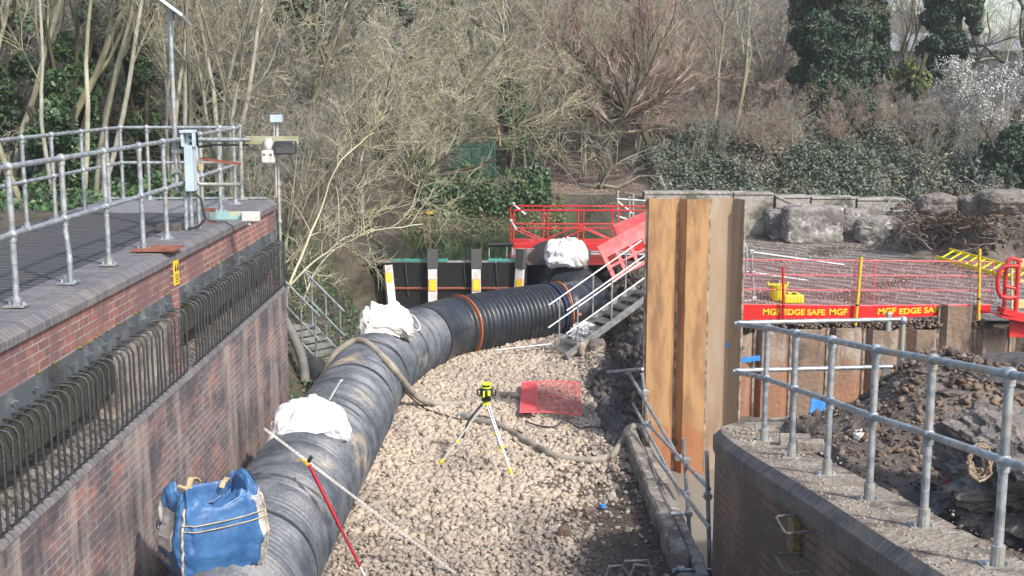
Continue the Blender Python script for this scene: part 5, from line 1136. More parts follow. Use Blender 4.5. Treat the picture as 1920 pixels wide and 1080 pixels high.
def tree_data(seed, stems=1, H=8, r=.12, spread=.15, lean=(0, 0), jit=.09, up=.03, br=(7, 6, 6, 4), fr=(.55, .45, .5, .5), ang=(.7, .6, .7, .8), lo0=.3, rt=.006, base_r=.1, updir=.03):
    g = np.random.default_rng(seed)
    a = g.uniform(0, 6.28, stems); P = np.stack([np.cos(a) * base_r, np.sin(a) * base_r, np.full(stems, -.2)], 1) * (stems > 1) + np.array([0, 0, -.2]) * (stems == 1)
    D = np.stack([np.cos(a) * spread + lean[0], np.sin(a) * spread + lean[1], np.ones(stems)], 1) + g.normal(0, spread * .4, (stems, 3))
    L = H * g.uniform(.75, 1.1, stems); pts = grow(P, D, L, 12, jit, up, g); R0 = r * g.uniform(.7, 1.1, stems)
    trunk = [(pts, R0, R0 * .18)]; twigs = []; par, pr_, pl = pts, R0, L
    for lv, k in enumerate(br):
        P, D, idx, t = kids(par, k, lo0 if lv == 0 else .15, 1.0, ang[lv], g)
        r0 = np.maximum(pr_[idx] * (1 - .8 * t) * .6, rt); L = pl[idx] * fr[lv] * (1 - .45 * t) * g.uniform(.6, 1.2, len(idx))
        pts = grow(P, D, L, 7 if lv == 0 else 5 if lv == 1 else 3, jit * 1.5, updir, g)
        (trunk if lv == 0 else twigs).append((pts, r0, np.maximum(r0 * .25, rt * .6))); par, pr_, pl = pts, r0, L
    return tubes(trunk), tubes(twigs), par[:, -1]
class Kind:
    def __init__(s, name, mt, mc, leaf=None, lm=None, ls=.03, lf=1.0, **kw):
        (tv, tf), (cv, cf), tips = tree_data(**kw); s.name = name
        s.t = np_raw(name + '_trunk', tv, tf, mt); s.c = np_raw(name + '_crown', cv, cf, mc); s.l = None
        if lm:
            g = np.random.default_rng(kw['seed'] + 5); tips = tips[g.random(len(tips)) < lf]; V_, Q_ = leaves(tips + g.normal(0, .04, tips.shape), ls, g); s.l = np_raw(name + '_leaves', V_, Q_, lm)
            s.leaf = leaf
def np_raw(name, V, Q, m):
    o = np_mesh(name, V, Q, m); me = o.data; bpy.data.objects.remove(o); return me
def leaves(C, s, g, nb=None, aspect=.7):
    N = len(C); n = norm(g.normal(0, 1, (N, 3)) + (np.array([0, -.35, .5]) if nb is None else nb)); r = norm(np.cross(n, g.normal(0, 1, (N, 3)))); q = np.cross(n, r)
    s = s * g.uniform(.6, 1.3, (N, 1)); V = np.stack([C - r * s, C - q * s * aspect + n * s * .15, C + r * s, C + q * s * aspect + n * s * .15], 1)
    return V.reshape(-1, 3), np.arange(N * 4).reshape(-1, 4)
def plant(kind, x, y, s, rz, name, label, cat, group=None, dz=0, tilt=(0, 0)):
    t = empty(name, (x, y, h(x, y) + dz), label, cat, group); t.rotation_euler = (tilt[0], tilt[1], rz); t.scale = (s, s, s)
    for nm, me in (('trunk', kind.t), ('crown', kind.c)) + (((kind.leaf, kind.l),) if kind.l else ()):
        o = bpy.data.objects.new(nm, me); col.objects.link(o); o.parent = t
    return t
SH = [Kind('shrub', barkp, (twigp, twigg, twigg, twigr)[i], seed=20 + i, stems=9, H=5.0, r=.035, spread=.42, br=(6, 6, 6, 2), fr=(.5, .5, .55, .6), ang=(.6, .7, .8, .8), lo0=.15, rt=.0055, base_r=.35, jit=.12, up=-.0, updir=.0) for i in range(4)]
SHL = Kind('budding_shrub', barkp, twigp, leaf='catkins', lm=budm, ls=.022, lf=.5, seed=40, stems=8, H=5.0, r=.035, spread=.35, br=(6, 6, 6, 2), fr=(.5, .5, .55, .6), ang=(.6, .7, .8, .8), lo0=.2, rt=.0055, base_r=.3, jit=.12)
TR = [Kind('tree', barkp, (twigp, twigg)[i % 2], seed=50 + i, stems=(1, 2, 3)[i], H=10, r=(.1, .08, .06)[i], spread=(.1, .25, .3)[i], br=(10, 6, 6, 3), fr=(.5, .5, .5, .5), ang=(.6, .65, .7, .8), lo0=.25, rt=.006, base_r=.25, jit=.1, up=.05) for i in range(3)]
TP = Kind('pink_tree', barkd, twigr, seed=60, stems=1, H=5.4, r=.16, spread=.05, lean=(.12, 0), br=(30, 9, 8, 4), fr=(.7, .5, .45, .5), ang=(.85, .5, .6, .7), lo0=.3, rt=.005, jit=.1, up=.03, updir=.07)
TD = Kind('dark_tree', barkd, twigg, seed=61, stems=1, H=12, r=.2, spread=.1, br=(12, 6, 6, 3), fr=(.55, .5, .5, .5), ang=(.8, .65, .7, .8), lo0=.2, rt=.006, jit=.12, up=.03)
THK = Kind('thin_tree', barkp, twigp, seed=62, stems=4, H=8, r=.05, spread=.16, br=(7, 5, 5, 3), fr=(.45, .5, .5, .5), ang=(.5, .6, .7, .8), lo0=.3, rt=.0055, base_r=.3, jit=.07, up=.05)
def gx(px, y): return (px - 960) / F * y * 1.014
# thicket: rows of shrubs covering the slopes
def shrub_ok(px, y, x):
    if -1.6 < x < 3.4 and y < 45: return False
    return True
cnt = 0
spots = []
for y, px0, px1, st in ((24.5, 470, 560, 60), (27.5, 440, 600, 70), (30.5, 380, 620, 66), (34.5, 300, 720, 66), (37.5, -60, 860, 90), (42, -60, 960, 70), (48, -60, 1480, 66), (55, -60, 1500, 64), (64, -60, 1500, 62), (28.5, -150, 420, 110), (32, -120, 300, 110)):
    px = px0
    while px < px1: spots.append((px + rnd.uniform(-25, 25), y + rnd.uniform(-1.2, 1.2))); px += st * rnd.uniform(.8, 1.2)
for px, y in spots:
    x = gx(px, y)
    if not shrub_ok(px, y, x): continue
    if -2.5 < x < 2.5 and y < 34.5: continue
    right = px > 1080
    kd = SH[3] if (right and rnd.random() < .6) else (SHL if (740 < px < 1000 and rnd.random() < .45) else rnd.choice(SH[:3]))
    s = rnd.uniform(.8, 1.25) * (.62 if y < 29.5 and px > 440 else 1) * (1.25 if y > 50 else 1)
    plant(kd, x, y, s, rnd.uniform(0, 6.28), 'bare_shrub', 'bare twiggy shrub in the tangled thicket on the wooded slope', 'shrub', 'bare shrubs of the thicket', tilt=(rnd.uniform(-.12, .12), rnd.uniform(-.15, .2)))
for i in range(26):
    y = rnd.uniform(40, 66); px = rnd.uniform(-40, 1450); x = gx(px, y)
    if -1.8 < x < 3.2 and y < 47: continue
    plant(rnd.choice(TR + [TD]), x, y, rnd.uniform(.7, 1.2), rnd.uniform(0, 6.28), 'bare_tree', 'bare grey tree standing deep in the wood behind the works', 'tree', 'bare trees deep in the wood')
for i in range(12):
    y = rnd.uniform(52, 68); px = 1640 + i * 27 + rnd.uniform(-20, 20)
    plant(rnd.choice(TR + [TD]), gx(px, y), y, rnd.uniform(.6, 1.0), rnd.uniform(0, 6.28), 'bare_tree', 'bare grey tree standing deep in the wood behind the works', 'tree', 'bare trees deep in the wood')
for i in range(26):
    y = rnd.uniform(38.5, 45); px = rnd.uniform(1270, 1830)
    plant(SH[rnd.choice((3, 3, 1))], gx(px, y), y, rnd.uniform(.3, .5), rnd.uniform(0, 6.28), 'dry_shrub', 'low dry brown shrub poking out of the bramble bank', 'shrub', 'dry shrubs in the bramble bank', tilt=(rnd.uniform(-.3, .3), rnd.uniform(-.3, .3)))
main_trees = [
    (TR[1], 30, 24, 1.1, 0.3, 'pale twin stemmed tree leaning at the far left behind the deck', (.0, .25)),
    (TR[0], 120, 27, 1.0, 1.3, 'pale trunked tree behind the left end of the deck rail', (0, -.05)),
    (TR[0], 212, 25, .95, 2.3, 'slim pale tree between the left edge and the solar mast', (0, .02)),
    (THK, 150, 22.5, 1.1, 1.5, 'pale whippy stems behind the rear handrail at left', (0, .1)),
    (TR[0], 60, 22, .8, 3.3, 'pale leaning trunk nearest the left frame edge', (0, .3)),
    (THK, 345, 24, 1.0, .5, 'clump of pale upright stems right behind the solar mast', (0, .05)),
    (THK, 385, 25.5, 1.2, 2.1, 'second clump of pale upright stems just right of the mast', (0, .12)),
    (TR[2], 430, 23.5, .9, 4.1, 'forked pale green tree behind the far end of the handrails', (0, .18)),
    (TR[1], 560, 29, .9, 5.2, 'spreading bare tree above the camera pole', (0, .2)),
    (TR[2], 985, 40, .75, 1.2, 'pale leaning tree at the left side of the path', (0, .05)),
    (TP, 1122, 36.8, 1.0, 0, 'pinkish bare tree with dark trunk standing on the path', (0, .02)),
    (TP, 1230, 41, 1.05, 2.2, 'pinkish bare tree right of the dark trunked tree', (0, .25)),
    (THK, 1085, 42, .75, 2.9, 'thin whippy stems left of the dark trunked tree', (0, 0)),
    (TD, 1330, 52, 1.0, 2.9, 'dark limbed leaning tree left of the ivy covered tree', (0, .4)),
    (TR[0], 1668, 52, .95, .9, 'tall bare tree between the two ivy covered trees', (0, .08)),
    (TD, 1870, 50, .9, 1.9, 'bare tree at the top right in front of the open sky', (0, -.03)),
    (TR[2], 1925, 47, .9, 3.0, 'multi stemmed bare tree at the right edge', (0, -.1)),
]
for kd, px, y, s, rz, lab, tl in main_trees: plant(kd, gx(px, y), y, s, rz, 'bare_tree', lab, 'tree', tilt=tl)
# the big branch leaning out over the pond, in front
g = np.random.default_rng(77)
def limb_tree(paths, r0s, seed, name, label, m1, m2, k=(14, 7, 5), L0=1.6, twr=.006):
    g = np.random.default_rng(seed); base = paths[0][0]; t = empty(name, base, label, 'tree')
    tr = MB(); P3 = []
    for P_, r0 in zip(paths, r0s):
        pts = catmull(P_, .25); pts = [p + Vector((fbm(p.z, p.y, seed) * .05, 0, fbm(p.x * 1.5, 2, seed) * .06)) for p in pts]
        n_ = len(pts); tr.tube(pts, [max(.012, r0 * (1 - .85 * i / (n_ - 1))) for i in range(n_)], 9); P3.append(np.array([tuple(pts[int(j)]) for j in np.linspace(0, n_ - 1, 12)]))
    tr.build('trunk', m1, t, smooth=True)
    par = np.stack(P3); lst = []; L = np.full(len(par), L0 / .5)
    for lv, kk in enumerate(k):
        P, D, idx, tt = kids(par, kk, .2, 1, (.8, .7, .8)[lv], g); L = L[idx] * .5 * g.uniform(.6, 1.3, len(idx)); r0 = np.full(len(idx), (.016, .009, .006)[lv])
        par = grow(P, D, L, (7, 5, 3)[lv], .14, .0, g); lst.append((par, r0, r0 * .4))
    V_, Q_ = tubes(lst); o = np_mesh('crown', V_, Q_, m2, t); return t
limb_tree([[ay(560, 500, 27.5), ay(640, 445, 28), ay(700, 395, 28.5), ay(750, 362, 29), ay(800, 340, 29.5), ay(845, 325, 30), ay(930, 300, 30.5)],
           [ay(745, 364, 29), ay(765, 310, 29.3), ay(800, 250, 29.6), ay(850, 190, 30), ay(905, 130, 30.3), ay(960, 60, 30.5)],
           [ay(740, 370, 29), ay(830, 300, 29), ay(900, 245, 29), ay(990, 235, 29), ay(1060, 245, 29)],
           [ay(600, 470, 27.7), ay(650, 380, 28), ay(690, 300, 28), ay(720, 200, 28.5), ay(740, 90, 29)]], [.16, .08, .05, .06], 3, 'leaning_tree', 'dark limbed tree leaning out over the pond beside the pipe', barkd, twigp, (18, 6, 5), 1.7)
limb_tree([[ay(1122, 345, 36.8), ay(1160, 352, 36.6), ay(1200, 330, 36.5), ay(1240, 332, 36.3)], [ay(1128, 350, 36.6), ay(1150, 315, 36.5), ay(1190, 290, 36.5), ay(1250, 270, 36.4)]], [.06, .04], 8, 'fallen_branch', 'pale fallen branches lying right of the dark trunked tree', barkp, twigg, (7, 5, 3), .9)
limb_tree([[ay(480, 610, 21.5), ay(560, 520, 22.5), ay(620, 470, 23.5), ay(700, 430, 25)], [ay(520, 590, 22), ay(600, 400, 23.5), ay(640, 300, 24), ay(700, 250, 25)], [ay(540, 640, 23.5), ay(600, 500, 24.2), ay(680, 440, 25.2), ay(790, 420, 26)]], [.03, .03, .025], 9, 'arching_shrub', 'arching bare shrub hanging over the left bank above the metal stair', twigp, twigp, (13, 6, 4), 1.1)
# broken pale branch
tag(MB().tube(catmull([ay(918, 222, 30), ay(930, 230, 30), ay(936, 250, 30), ay(938, 275, 30)], .1), .03, 7).build('snapped_branch', woodm), 'snapped branch hanging with pale torn wood above the pond', 'branch')

# ------------------------------------------------------------------ leafy masses
def leafmass(name, n, fn, s, m, label, cat, seed, parent=None, kind=None, nb=None):
    g = np.random.default_rng(seed); C = fn(n, g); V_, Q_ = leaves(C, s, g, nb); o = np_mesh(name, V_, Q_, m, parent)
    if not parent: tag(o, label, cat, kind=kind)
    return o
def lumps(cx, cy, cz, rx, ry, rz_, nl, seed, thick=.35):
    """leaf points on the shells of many lumps that fill an ellipsoid"""
    def fn(n, g):
        g2 = np.random.default_rng(seed); L = norm(g2.normal(0, 1, (nl, 3))) * (g2.uniform(.3, 1, (nl, 1)) ** .5) * np.array([rx, ry, rz_]); R_ = g2.uniform(.25, .5, nl) * min(rx, rz_)
        i = g.integers(0, nl, n); d = norm(g.normal(0, 1, (n, 3))); return L[i] + d * (R_[i] * g.uniform(1 - thick, 1, n))[:, None] + np.array([cx, cy, cz])
    return fn
def ivytree(px0, px1, pyt, pyb, y, label, seed, n, m=ivyd, s=.062, extra_px=0):
    cx = gx((px0 + px1) / 2, y); zb_, zt_ = ay(960, pyb, y).z, ay(960, pyt, y).z; rx = (gx(px1, y) - gx(px0, y)) / 2
    t = empty('ivy_covered_tree', (cx, y, h(cx, y)), label, 'tree')
    MB().tube(catmull([(cx, y, h(cx, y) - .3), (cx + .1, y, (zb_ + zt_) / 2), (cx - .1, y, zt_)], .5), .28, 10).build('trunk', barkd, t, smooth=True)
    leafmass('ivy', n, lumps(cx, y, (zb_ + zt_) / 2, rx * .8, rx * .8, (zt_ - zb_) / 2, 95, seed, .5), s, m, '', '', seed, t)
    return t
ivytree(1455, 1615, -140, 262, 43.5, 'massive tree wholly cloaked in dark ivy right of centre', 5, 120000)
ivytree(1560, 1650, -120, 235, 46, 'slimmer ivy clad trunk on the right flank of the massive one', 15, 42000)
ivytree(1700, 1812, -140, 240, 48, 'second ivy clad tree behind the white blossom', 6, 62000)
ivytree(1480, 1640, 150, 275, 43, 'low ivy hump at the foot of the massive ivy tree', 16, 24000)
def terr(x0, x1, y0, y1, hh, cl=.5, zf=None):
    def fn(n, g):
        x = g.uniform(x0, x1, n * 2); y = g.uniform(y0, y1, n * 2); z = np.array([(zf or h)(a, b) + hh * (.55 + .9 * fbm(a * cl, b * cl, 6)) * 1 for a, b in zip(x, y)]); k = z > -99
        x, y, z = x[k][:n], y[k][:n], z[k][:n]; return np.stack([x, y, z - g.uniform(0, 1, len(x)) ** 2 * hh * .6], 1)
    return fn
leafmass('bramble_bank', 95000, terr(4.4, 14.5, 34.9, 43, .95, .8), .048, bramm, 'mass of grey green bramble on the bank behind the concrete blocks', 'undergrowth', 31, kind='stuff')
leafmass('bramble_bank', 22000, terr(6, 17, 42, 50, .4), .08, mat('dry bramble', (.15, .12, .08), .8, c2=(.06, .08, .04), sc=.5, isl=.5), 'taller tangle of bramble below the ivy clad trees', 'undergrowth', 32, kind='stuff')
leafmass('ground_ivy', 16000, terr(-2.6, 1.1, 34.3, 37.2, .75, .9), .06, ivym, 'bank of dark glossy ivy below the green palisade fence', 'ivy', 33, kind='stuff')
leafmass('ground_ivy', 30000, terr(-16, -5.5, 19.5, 40, .6), .055, ivym, 'ivy covering the wooded slope behind the deck', 'ivy', 34, kind='stuff')
leafmass('ground_ivy', 26000, terr(-22, 1, 40, 58, .6), .07, ivyd, 'ivy and low greenery deep in the wood', 'ivy', 35, kind='stuff')
leafmass('bank_ivy', 9000, terr(-6.2, -3.05, 19, 27, .3, 1.2), .035, ivym, 'small ivy leaves on the left bank beside the metal stair', 'ivy', 36, kind='stuff')
leafmass('weeds', 4000, terr(-3, 1.5, 33.2, 35, .12, 1), .04, mossl, 'fresh green weeds along the muddy pond edge', 'weeds', 37, kind='stuff')
leafmass('weeds', 2500, terr(1.7, 3.2, 19.5, 28, .12, 1), .035, mossl, 'green weeds on the soil bank by the stairs', 'weeds', 38, kind='stuff')
leafmass('dead_leaves', 16000, terr(-2, 6, 35.5, 45, .02, 1), .035, mat('dead leaves', (.2, .13, .09), .9, isl=.5), 'dead leaves strewn on the path and under the trees', 'leaves', 39, kind='stuff')
def bush(px0, px1, pyt, pyb, y, n, m, s, name, label, cat, seed, nl=24, stems=True):
    cx = gx((px0 + px1) / 2, y); zb_, zt_ = ay(960, pyb, y).z, ay(960, pyt, y).z; rx = (gx(px1, y) - gx(px0, y)) / 2
    t = empty(name, (cx, y, h(cx, y)), label, cat)
    st = MB()
    for i in range(7): a = rnd.uniform(0, 6.28); st.tube(catmull([(cx, y, h(cx, y) - .2), (cx + .4 * rx * math.cos(a), y + .4 * rx * math.sin(a), (zb_ + zt_) / 2), (cx + .8 * rx * math.cos(a), y + .7 * rx * math.sin(a), zt_ - .2)], .4), .04, 6)
    st.build('stems', barkd, t)
    leafmass('foliage', n, lumps(cx, y, (zb_ + zt_) / 2, rx * .8, rx * .7, (zt_ - zb_) / 2 * .85, nl, seed), s, m, '', '', seed, t)
for a in ((-80, 90, -80, 330, 26, 14000, ivym, .07, 'ivy_bush', 'large ivy mass at the far left edge behind the deck', 'ivy', 51),
          (90, 215, 20, 330, 25, 13000, ivym, .065, 'ivy_bush', 'ivy mass left of the solar mast behind the rear rail', 'ivy', 52),
          (230, 330, -30, 320, 26, 12000, ivym, .065, 'ivy_bush', 'deep green ivy mass directly behind the solar mast', 'ivy', 53),
          (340, 470, 120, 330, 28, 9000, ivyd, .07, 'ivy_bush', 'dark ivy behind the far end of the handrails', 'ivy', 54),
          (520, 700, -60, 120, 34, 11000, ivyd, .08, 'ivy_bush', 'ivy thick crown above the camera pole', 'ivy', 55),
          (480, 640, 180, 420, 33, 9000, ivyd, .07, 'ivy_bush', 'shaded ivy behind the arching branches right of the camera pole', 'ivy', 56),
          (-30, 120, -60, 240, 31, 12000, ivym, .075, 'ivy_bush', 'dark ivy mass behind the left end of the deck', 'ivy', 41),
          (150, 330, -40, 260, 30, 17000, ivym, .075, 'ivy_bush', 'glossy green ivy mass behind the solar mast', 'ivy', 42),
          (60, 200, 180, 380, 24, 6000, ivym, .06, 'ivy_bush', 'ivy clump behind the rear handrail', 'ivy', 43),
          (400, 520, 60, 300, 36, 8000, ivyd, .08, 'ivy_bush', 'dark ivy mass deep behind the camera pole', 'ivy', 44),
          (660, 790, -60, 160, 44, 9000, ivyd, .09, 'ivy_bush', 'ivy laden crown high in the middle of the wood', 'ivy', 45),
          (1640, 1730, 90, 235, 46.5, 6000, mossl, .07, 'moss_green_shrub', 'yellow green shrub between the two ivy clad trees', 'shrub', 46),
          (1815, 1960, 235, 375, 37.5, 16000, ivyd, .06, 'holly_bush', 'dark evergreen bush at the right edge above the boulders', 'bush', 47),
          (1700, 1800, 330, 390, 36.5, 5000, bramm, .06, 'bramble_bush', 'grey green bramble bush behind the root heap', 'bush', 48),
          (930, 990, 120, 330, 38, 5000, ivym, .07, 'ivy_bush', 'ivy wrapped trunk beside the palisade fence', 'ivy', 49)): bush(*a)
# blossom
BL = Kind('blossom', barkd, twigg, leaf='blossom', lm=blossom, ls=.02, lf=.75, seed=70, stems=6, H=3.6, r=.04, spread=.5, br=(8, 8, 9, 3), fr=(.5, .5, .45, .5), ang=(.6, .7, .8, .8), lo0=.3, rt=.006, base_r=.3, jit=.12)
for px, y, s, rz, lab in ((1860, 40, 1.05, 0, 'white blossoming shrub rising at the right edge'), (1800, 40.5, .7, 2, 'smaller white blossoming shrub left of the holly'), (1935, 41, 1.15, 4, 'white blossoming shrub cut by the right frame edge')): plant(BL, gx(px, y), y, s, rz, 'blossom_shrub', lab, 'shrub', dz=-.5)
# roots and twigs pile
def rootpile(c, sx_, sy_, sz_, n, seed, name, label, m, r=.02, L=.9):
    g = np.random.default_rng(seed); P = np.array(c) + g.normal(0, 1, (n, 3)) * np.array([sx_, sy_, sz_]) * .5; D = g.normal(0, 1, (n, 3)) * np.array([1, .6, .45]); pts = grow(P, D, g.uniform(.3, 1, n) * L, 7, .3, 0, g)
    rr = g.uniform(.25, 1, n) * r; V_, Q_ = tubes([(pts, rr, rr * .4)]); return tag(np_mesh(name, V_, Q_, m), label, 'roots', kind='stuff')
rp_ = ay(1745, 420, 31); rootpile((rp_.x + .5, 30.8, 1.65), 1.1, 1.0, .65, 420, 3, 'root_tangle', 'tangle of torn roots and branches on the left of the soil heap', mat('torn roots', (.13, .09, .065), .9, c2=(.22, .15, .1), sc=3, isl=.4), .035)
rootpile((12.4, 31, 2.0), 3.4, 2.0, .6, 420, 4, 'twig_litter', 'loose twigs scattered across the soil heap', twigg, .014)
rootpile((.9, 24, 1.0), .01, .01, .01, 2, 5, 'twig_litter', 'two twigs by the stair rail', twigg, .006, .3) if False else None

# ------------------------------------------------------------------ dam across the channel
t = empty('flow_barrier', (-1.5, 27.4, 0), 'black meshed temporary dam panels with white posts holding back the pond', 'dam')
DY = 27.3; q0 = ay(718, 493, DY); q1 = ay(1120, 497, DY)
zt_ = q0.z
q = MB(); q.box((q0.x - .02, DY + .08, -.2), (.34, DY + .14, zt_)); q.build('membrane', dark, t)
q = MB()
n = 110
for i in range(n): X = lerp(q0.x, .15, i / n); q.box((X, DY + .055, .1), (X + .008, DY + .063, zt_))
for i in range(32): Z = lerp(.1, zt_, i / 32); q.box((q0.x, DY + .066, Z), (.2, DY + .074, Z + .007))
q.build('mesh_grid', rubberm, t)
q = MB(); q.box((q0.x - .2, DY + .05, zt_), (.1, DY + .16, zt_ + .035)); q.build('top_edge', alu, t)
for z_ in (ay(900, 541, DY).z,): MB().tube([(q0.x, DY + .03, z_), (.2, DY + .03, z_)], .03, 8).build('mid_bar', rustbar, t)
for px in (760, 870, 930): p = ay(px, 500, DY); MB().bar((p.x, DY + .03, zt_), (p.x + .06, DY + .03, .6), .04, .03).build('stiffener', rubberm, t)
for px, lean in ((722, -.05), (811, 0), (893, 0), (977, .04), (1100, .14)):
    a = ay(px, 474, DY - .08) if px != 722 else ay(727, 497, DY - .08); a2 = Vector((a.x - lean * 2.5, DY - .25, 0)); d_ = (a2 - a)
    q = MB(); q.bar(a + d_ * .0, a2, .2, .07); p_ = q.build('post', whitep, t)
    if px != 722:
        q = MB(); q.bar(a + Vector((0, -.01, .02)) - d_ * .04, a + d_ * .22, .24, .11); q.build('cap', greyen_d, t, bevel=.01)
    s_ = .36 if px != 722 else .12; q = MB(); q.bar(a + d_ * s_ + Vector((0, -.045, 0)), a + d_ * (s_ + .17) + Vector((0, -.045, 0)), .17, .01); q.build('label_plate', mat('orange label edge', (.7, .3, .15), .6) if 'orange label edge' not in MATS else MATS['orange label edge'], t)
    q = MB(); q.bar(a + d_ * (s_ + .015) + Vector((0, -.053, 0)), a + d_ * (s_ + .155) + Vector((0, -.053, 0)), .14, .01); q.build('label_face', signy, t)
q = MB()
for a_, b_ in ((735, 800), (822, 840), (915, 965)):
    p, p2 = ay(a_, 491, DY + .1), ay(b_, 492, DY + .1)
    for k in range(6): x0_, x1_ = lerp(p.x, p2.x, k / 6), lerp(p.x, p2.x, (k + 1) / 6); q.face([(x0_, DY + .02, zt_ + .036), (x1_, DY + .02, zt_ + .036), (x1_, DY + .16, zt_ + .06 + rnd.uniform(0, .04)), (x0_, DY + .16, zt_ + .07)])
q.build('teal_netting', tealnet, t, split=True)

# ------------------------------------------------------------------ red footbridge
BY1 = 29.2; BY2 = 30.2
t = empty('footbridge', (0, 29.7, 1.3), 'red tubular steel footbridge crossing behind the white sandbag', 'footbridge')
for y, dy, nm in ((BY1, 8, 'near'), (BY2, 0, 'far')):
    P = lambda px, py: ay(px, py + dy, y)
    x0, x1 = P(957 + (0 if dy == 0 else 6), 400), P(1330, 400)
    zt2, zm, zb2_ = P(960, 386).z, P(960, 420).z, P(960, 450).z
    MB().tube([(x0.x, y, zb2_ - .1), (x0.x, y, zt2 - .06), (x0.x + .05, y, zt2), (x1.x, y, zt2 - .02)], .024, 10).build('top_rail', redm, t, smooth=True)
    MB().tube([(x0.x, y, zm), (x1.x, y, zm)], .02, 10).build('mid_rail', redm, t, smooth=True)
    k = 0; X = x0.x + .82
    while X < x1.x: MB().tube([(X, y, zb2_ - .05), (X, y, zt2)], .02, 8).build('post', redm, t, smooth=True); X += .85
    dg = MB(); X = x0.x; s = 1
    while X < x1.x - .2: dg.tube([(X, y - .01, zm - .02 if s else zb2_), (X + .85, y - .01, zb2_ if s else zm - .02)], .018, 8); X += .85; s = 1 - s
    dg.build('brace', redm, t, smooth=True)
    q = MB(); q.box((x0.x, y - .03, zb2_ - .16), (x1.x, y + .03, zb2_ + .03)); q.build('side_beam', redm, t, bevel=.01)
q = MB(); q.box((ay(960, 400, BY1).x, BY1 + .03, 1.28), (ay(1330, 400, BY1).x, BY2 - .03, 1.32)); q.build('deck', whitep, t)
c_ = MB()
for (a_, b_, y) in (((962, 383), (985, 402), BY2), ((958, 415), (968, 430), BY1)): c_.tube([ay(*a_, y), ay(*b_, y)], .03, 8); c_.ball(ay(*a_, y), .06, 8)
c_.build('coupler', alu, t, split=True)
tag(MB().tube([ay(915, 459, 28.9), ay(962, 458, 28.9)], .06, 12).build('black_tube', blackp, smooth=True), 'short black tube sticking out left of the red footbridge', 'tube')
q = MB()
for px in (917, 950, 960): q.tube([ay(px, 460, 28.9), ay(px, 492, 28.9)], .018, 6)
tag(q.build('water_gauge_frame', galv_dirty), 'thin metal uprights standing in the pond left of the footbridge', 'frame')
# mesh skirt under the bridge
q = MB(); a = ay(965, 466, 28.6); b_ = ay(1020, 505, 28.6)
for i in range(22): X = lerp(a.x, b_.x, i / 21); q.tube([(X, 28.6, b_.z), (X, 28.6, a.z)], .006, 4)
for i in range(14): Z = lerp(b_.z, a.z, i / 13); q.tube([(a.x, 28.6, Z), (b_.x, 28.6, Z)], .006, 4)
tag(q.build('wire_mesh', galv_dirty), 'grey wire mesh hanging below the footbridge by the inlet', 'mesh')
# scaffold by the pile top
t = empty('scaffold', ay(1160, 400, 31), 'grey scaffold tubes standing behind the red footbridge', 'scaffold')
for L in ([(1158, 357), (1159, 425)], [(1180, 368), (1180, 412)], [(1187, 364), (1187, 412)], [(1156, 373), (1215, 377)], [(1158, 378), (1185, 400)], [(1156, 405), (1200, 420)]): MB().tube([ay(*p, 31) for p in L], .03, 8).build('tube', alu, t, smooth=True)
# red/white plastic barrier slumped on the stairs
t = empty('plastic_barrier', ay(1160, 470, 25.2), 'red and white plastic pedestrian barrier slumped against the stairs', 'barrier')
def fr(u, v):            # barrier plane: u along, v up
    A, B_, C_, D_ = ay(1120, 462, 25.6), ay(1235, 400, 26.0), ay(1260, 470, 25.6), ay(1150, 525, 25.2); return lerp(lerp(A, B_, u), lerp(D_, C_, u), 1 - v)
def slab(u0, v0, u1, v1, m, name, th=.05, b_=None):
    q = b_ or MB(); n_ = (fr(1, 0) - fr(0, 0)).cross(fr(0, 1) - fr(0, 0)).normalized() * th
    c4 = [fr(u0, v0), fr(u1, v0), fr(u1, v1), fr(u0, v1)]; k4 = [p - n_ for p in c4]
    q.face(c4); q.face(k4[::-1])
    for i in range(4): j = (i + 1) % 4; q.face([c4[i], k4[i], k4[j], c4[j]])
    return q
q = MB()
for a_ in ((0, 0, 1.2, .1), (0, .62, 1.2, 1), (0, .1, .06, .62), (.2, .1, .25, .62), (.42, .1, .47, .62), (.64, .1, .69, .62), (.86, .1, .91, .62), (.06, .32, .86, .38)): slab(*a_, redplastic, '', .05, q)
q.build('frame', redplastic, t, bevel=.006)
q = MB(); slab(.3, .64, .55, .98, whitep, '', .058, q); slab(.85, .64, 1.1, .98, whitep, '', .058, q)
for v in q.v: pass
o = q.build('white_stripe', whitep, t, split=True); o.location += (fr(1, 0) - fr(0, 0)).cross(fr(0, 1) - fr(0, 0)).normalized() * .004
t = empty('plastic_barrier', ay(1180, 430, 27), 'plain red plastic board behind the red and white barrier', 'barrier')
q = MB(); A, B_ = ay(1152, 435, 27.2), ay(1240, 398, 27.2); q.bar(A, B_, .08, .32); q.build('board', redplastic, t, bevel=.03)

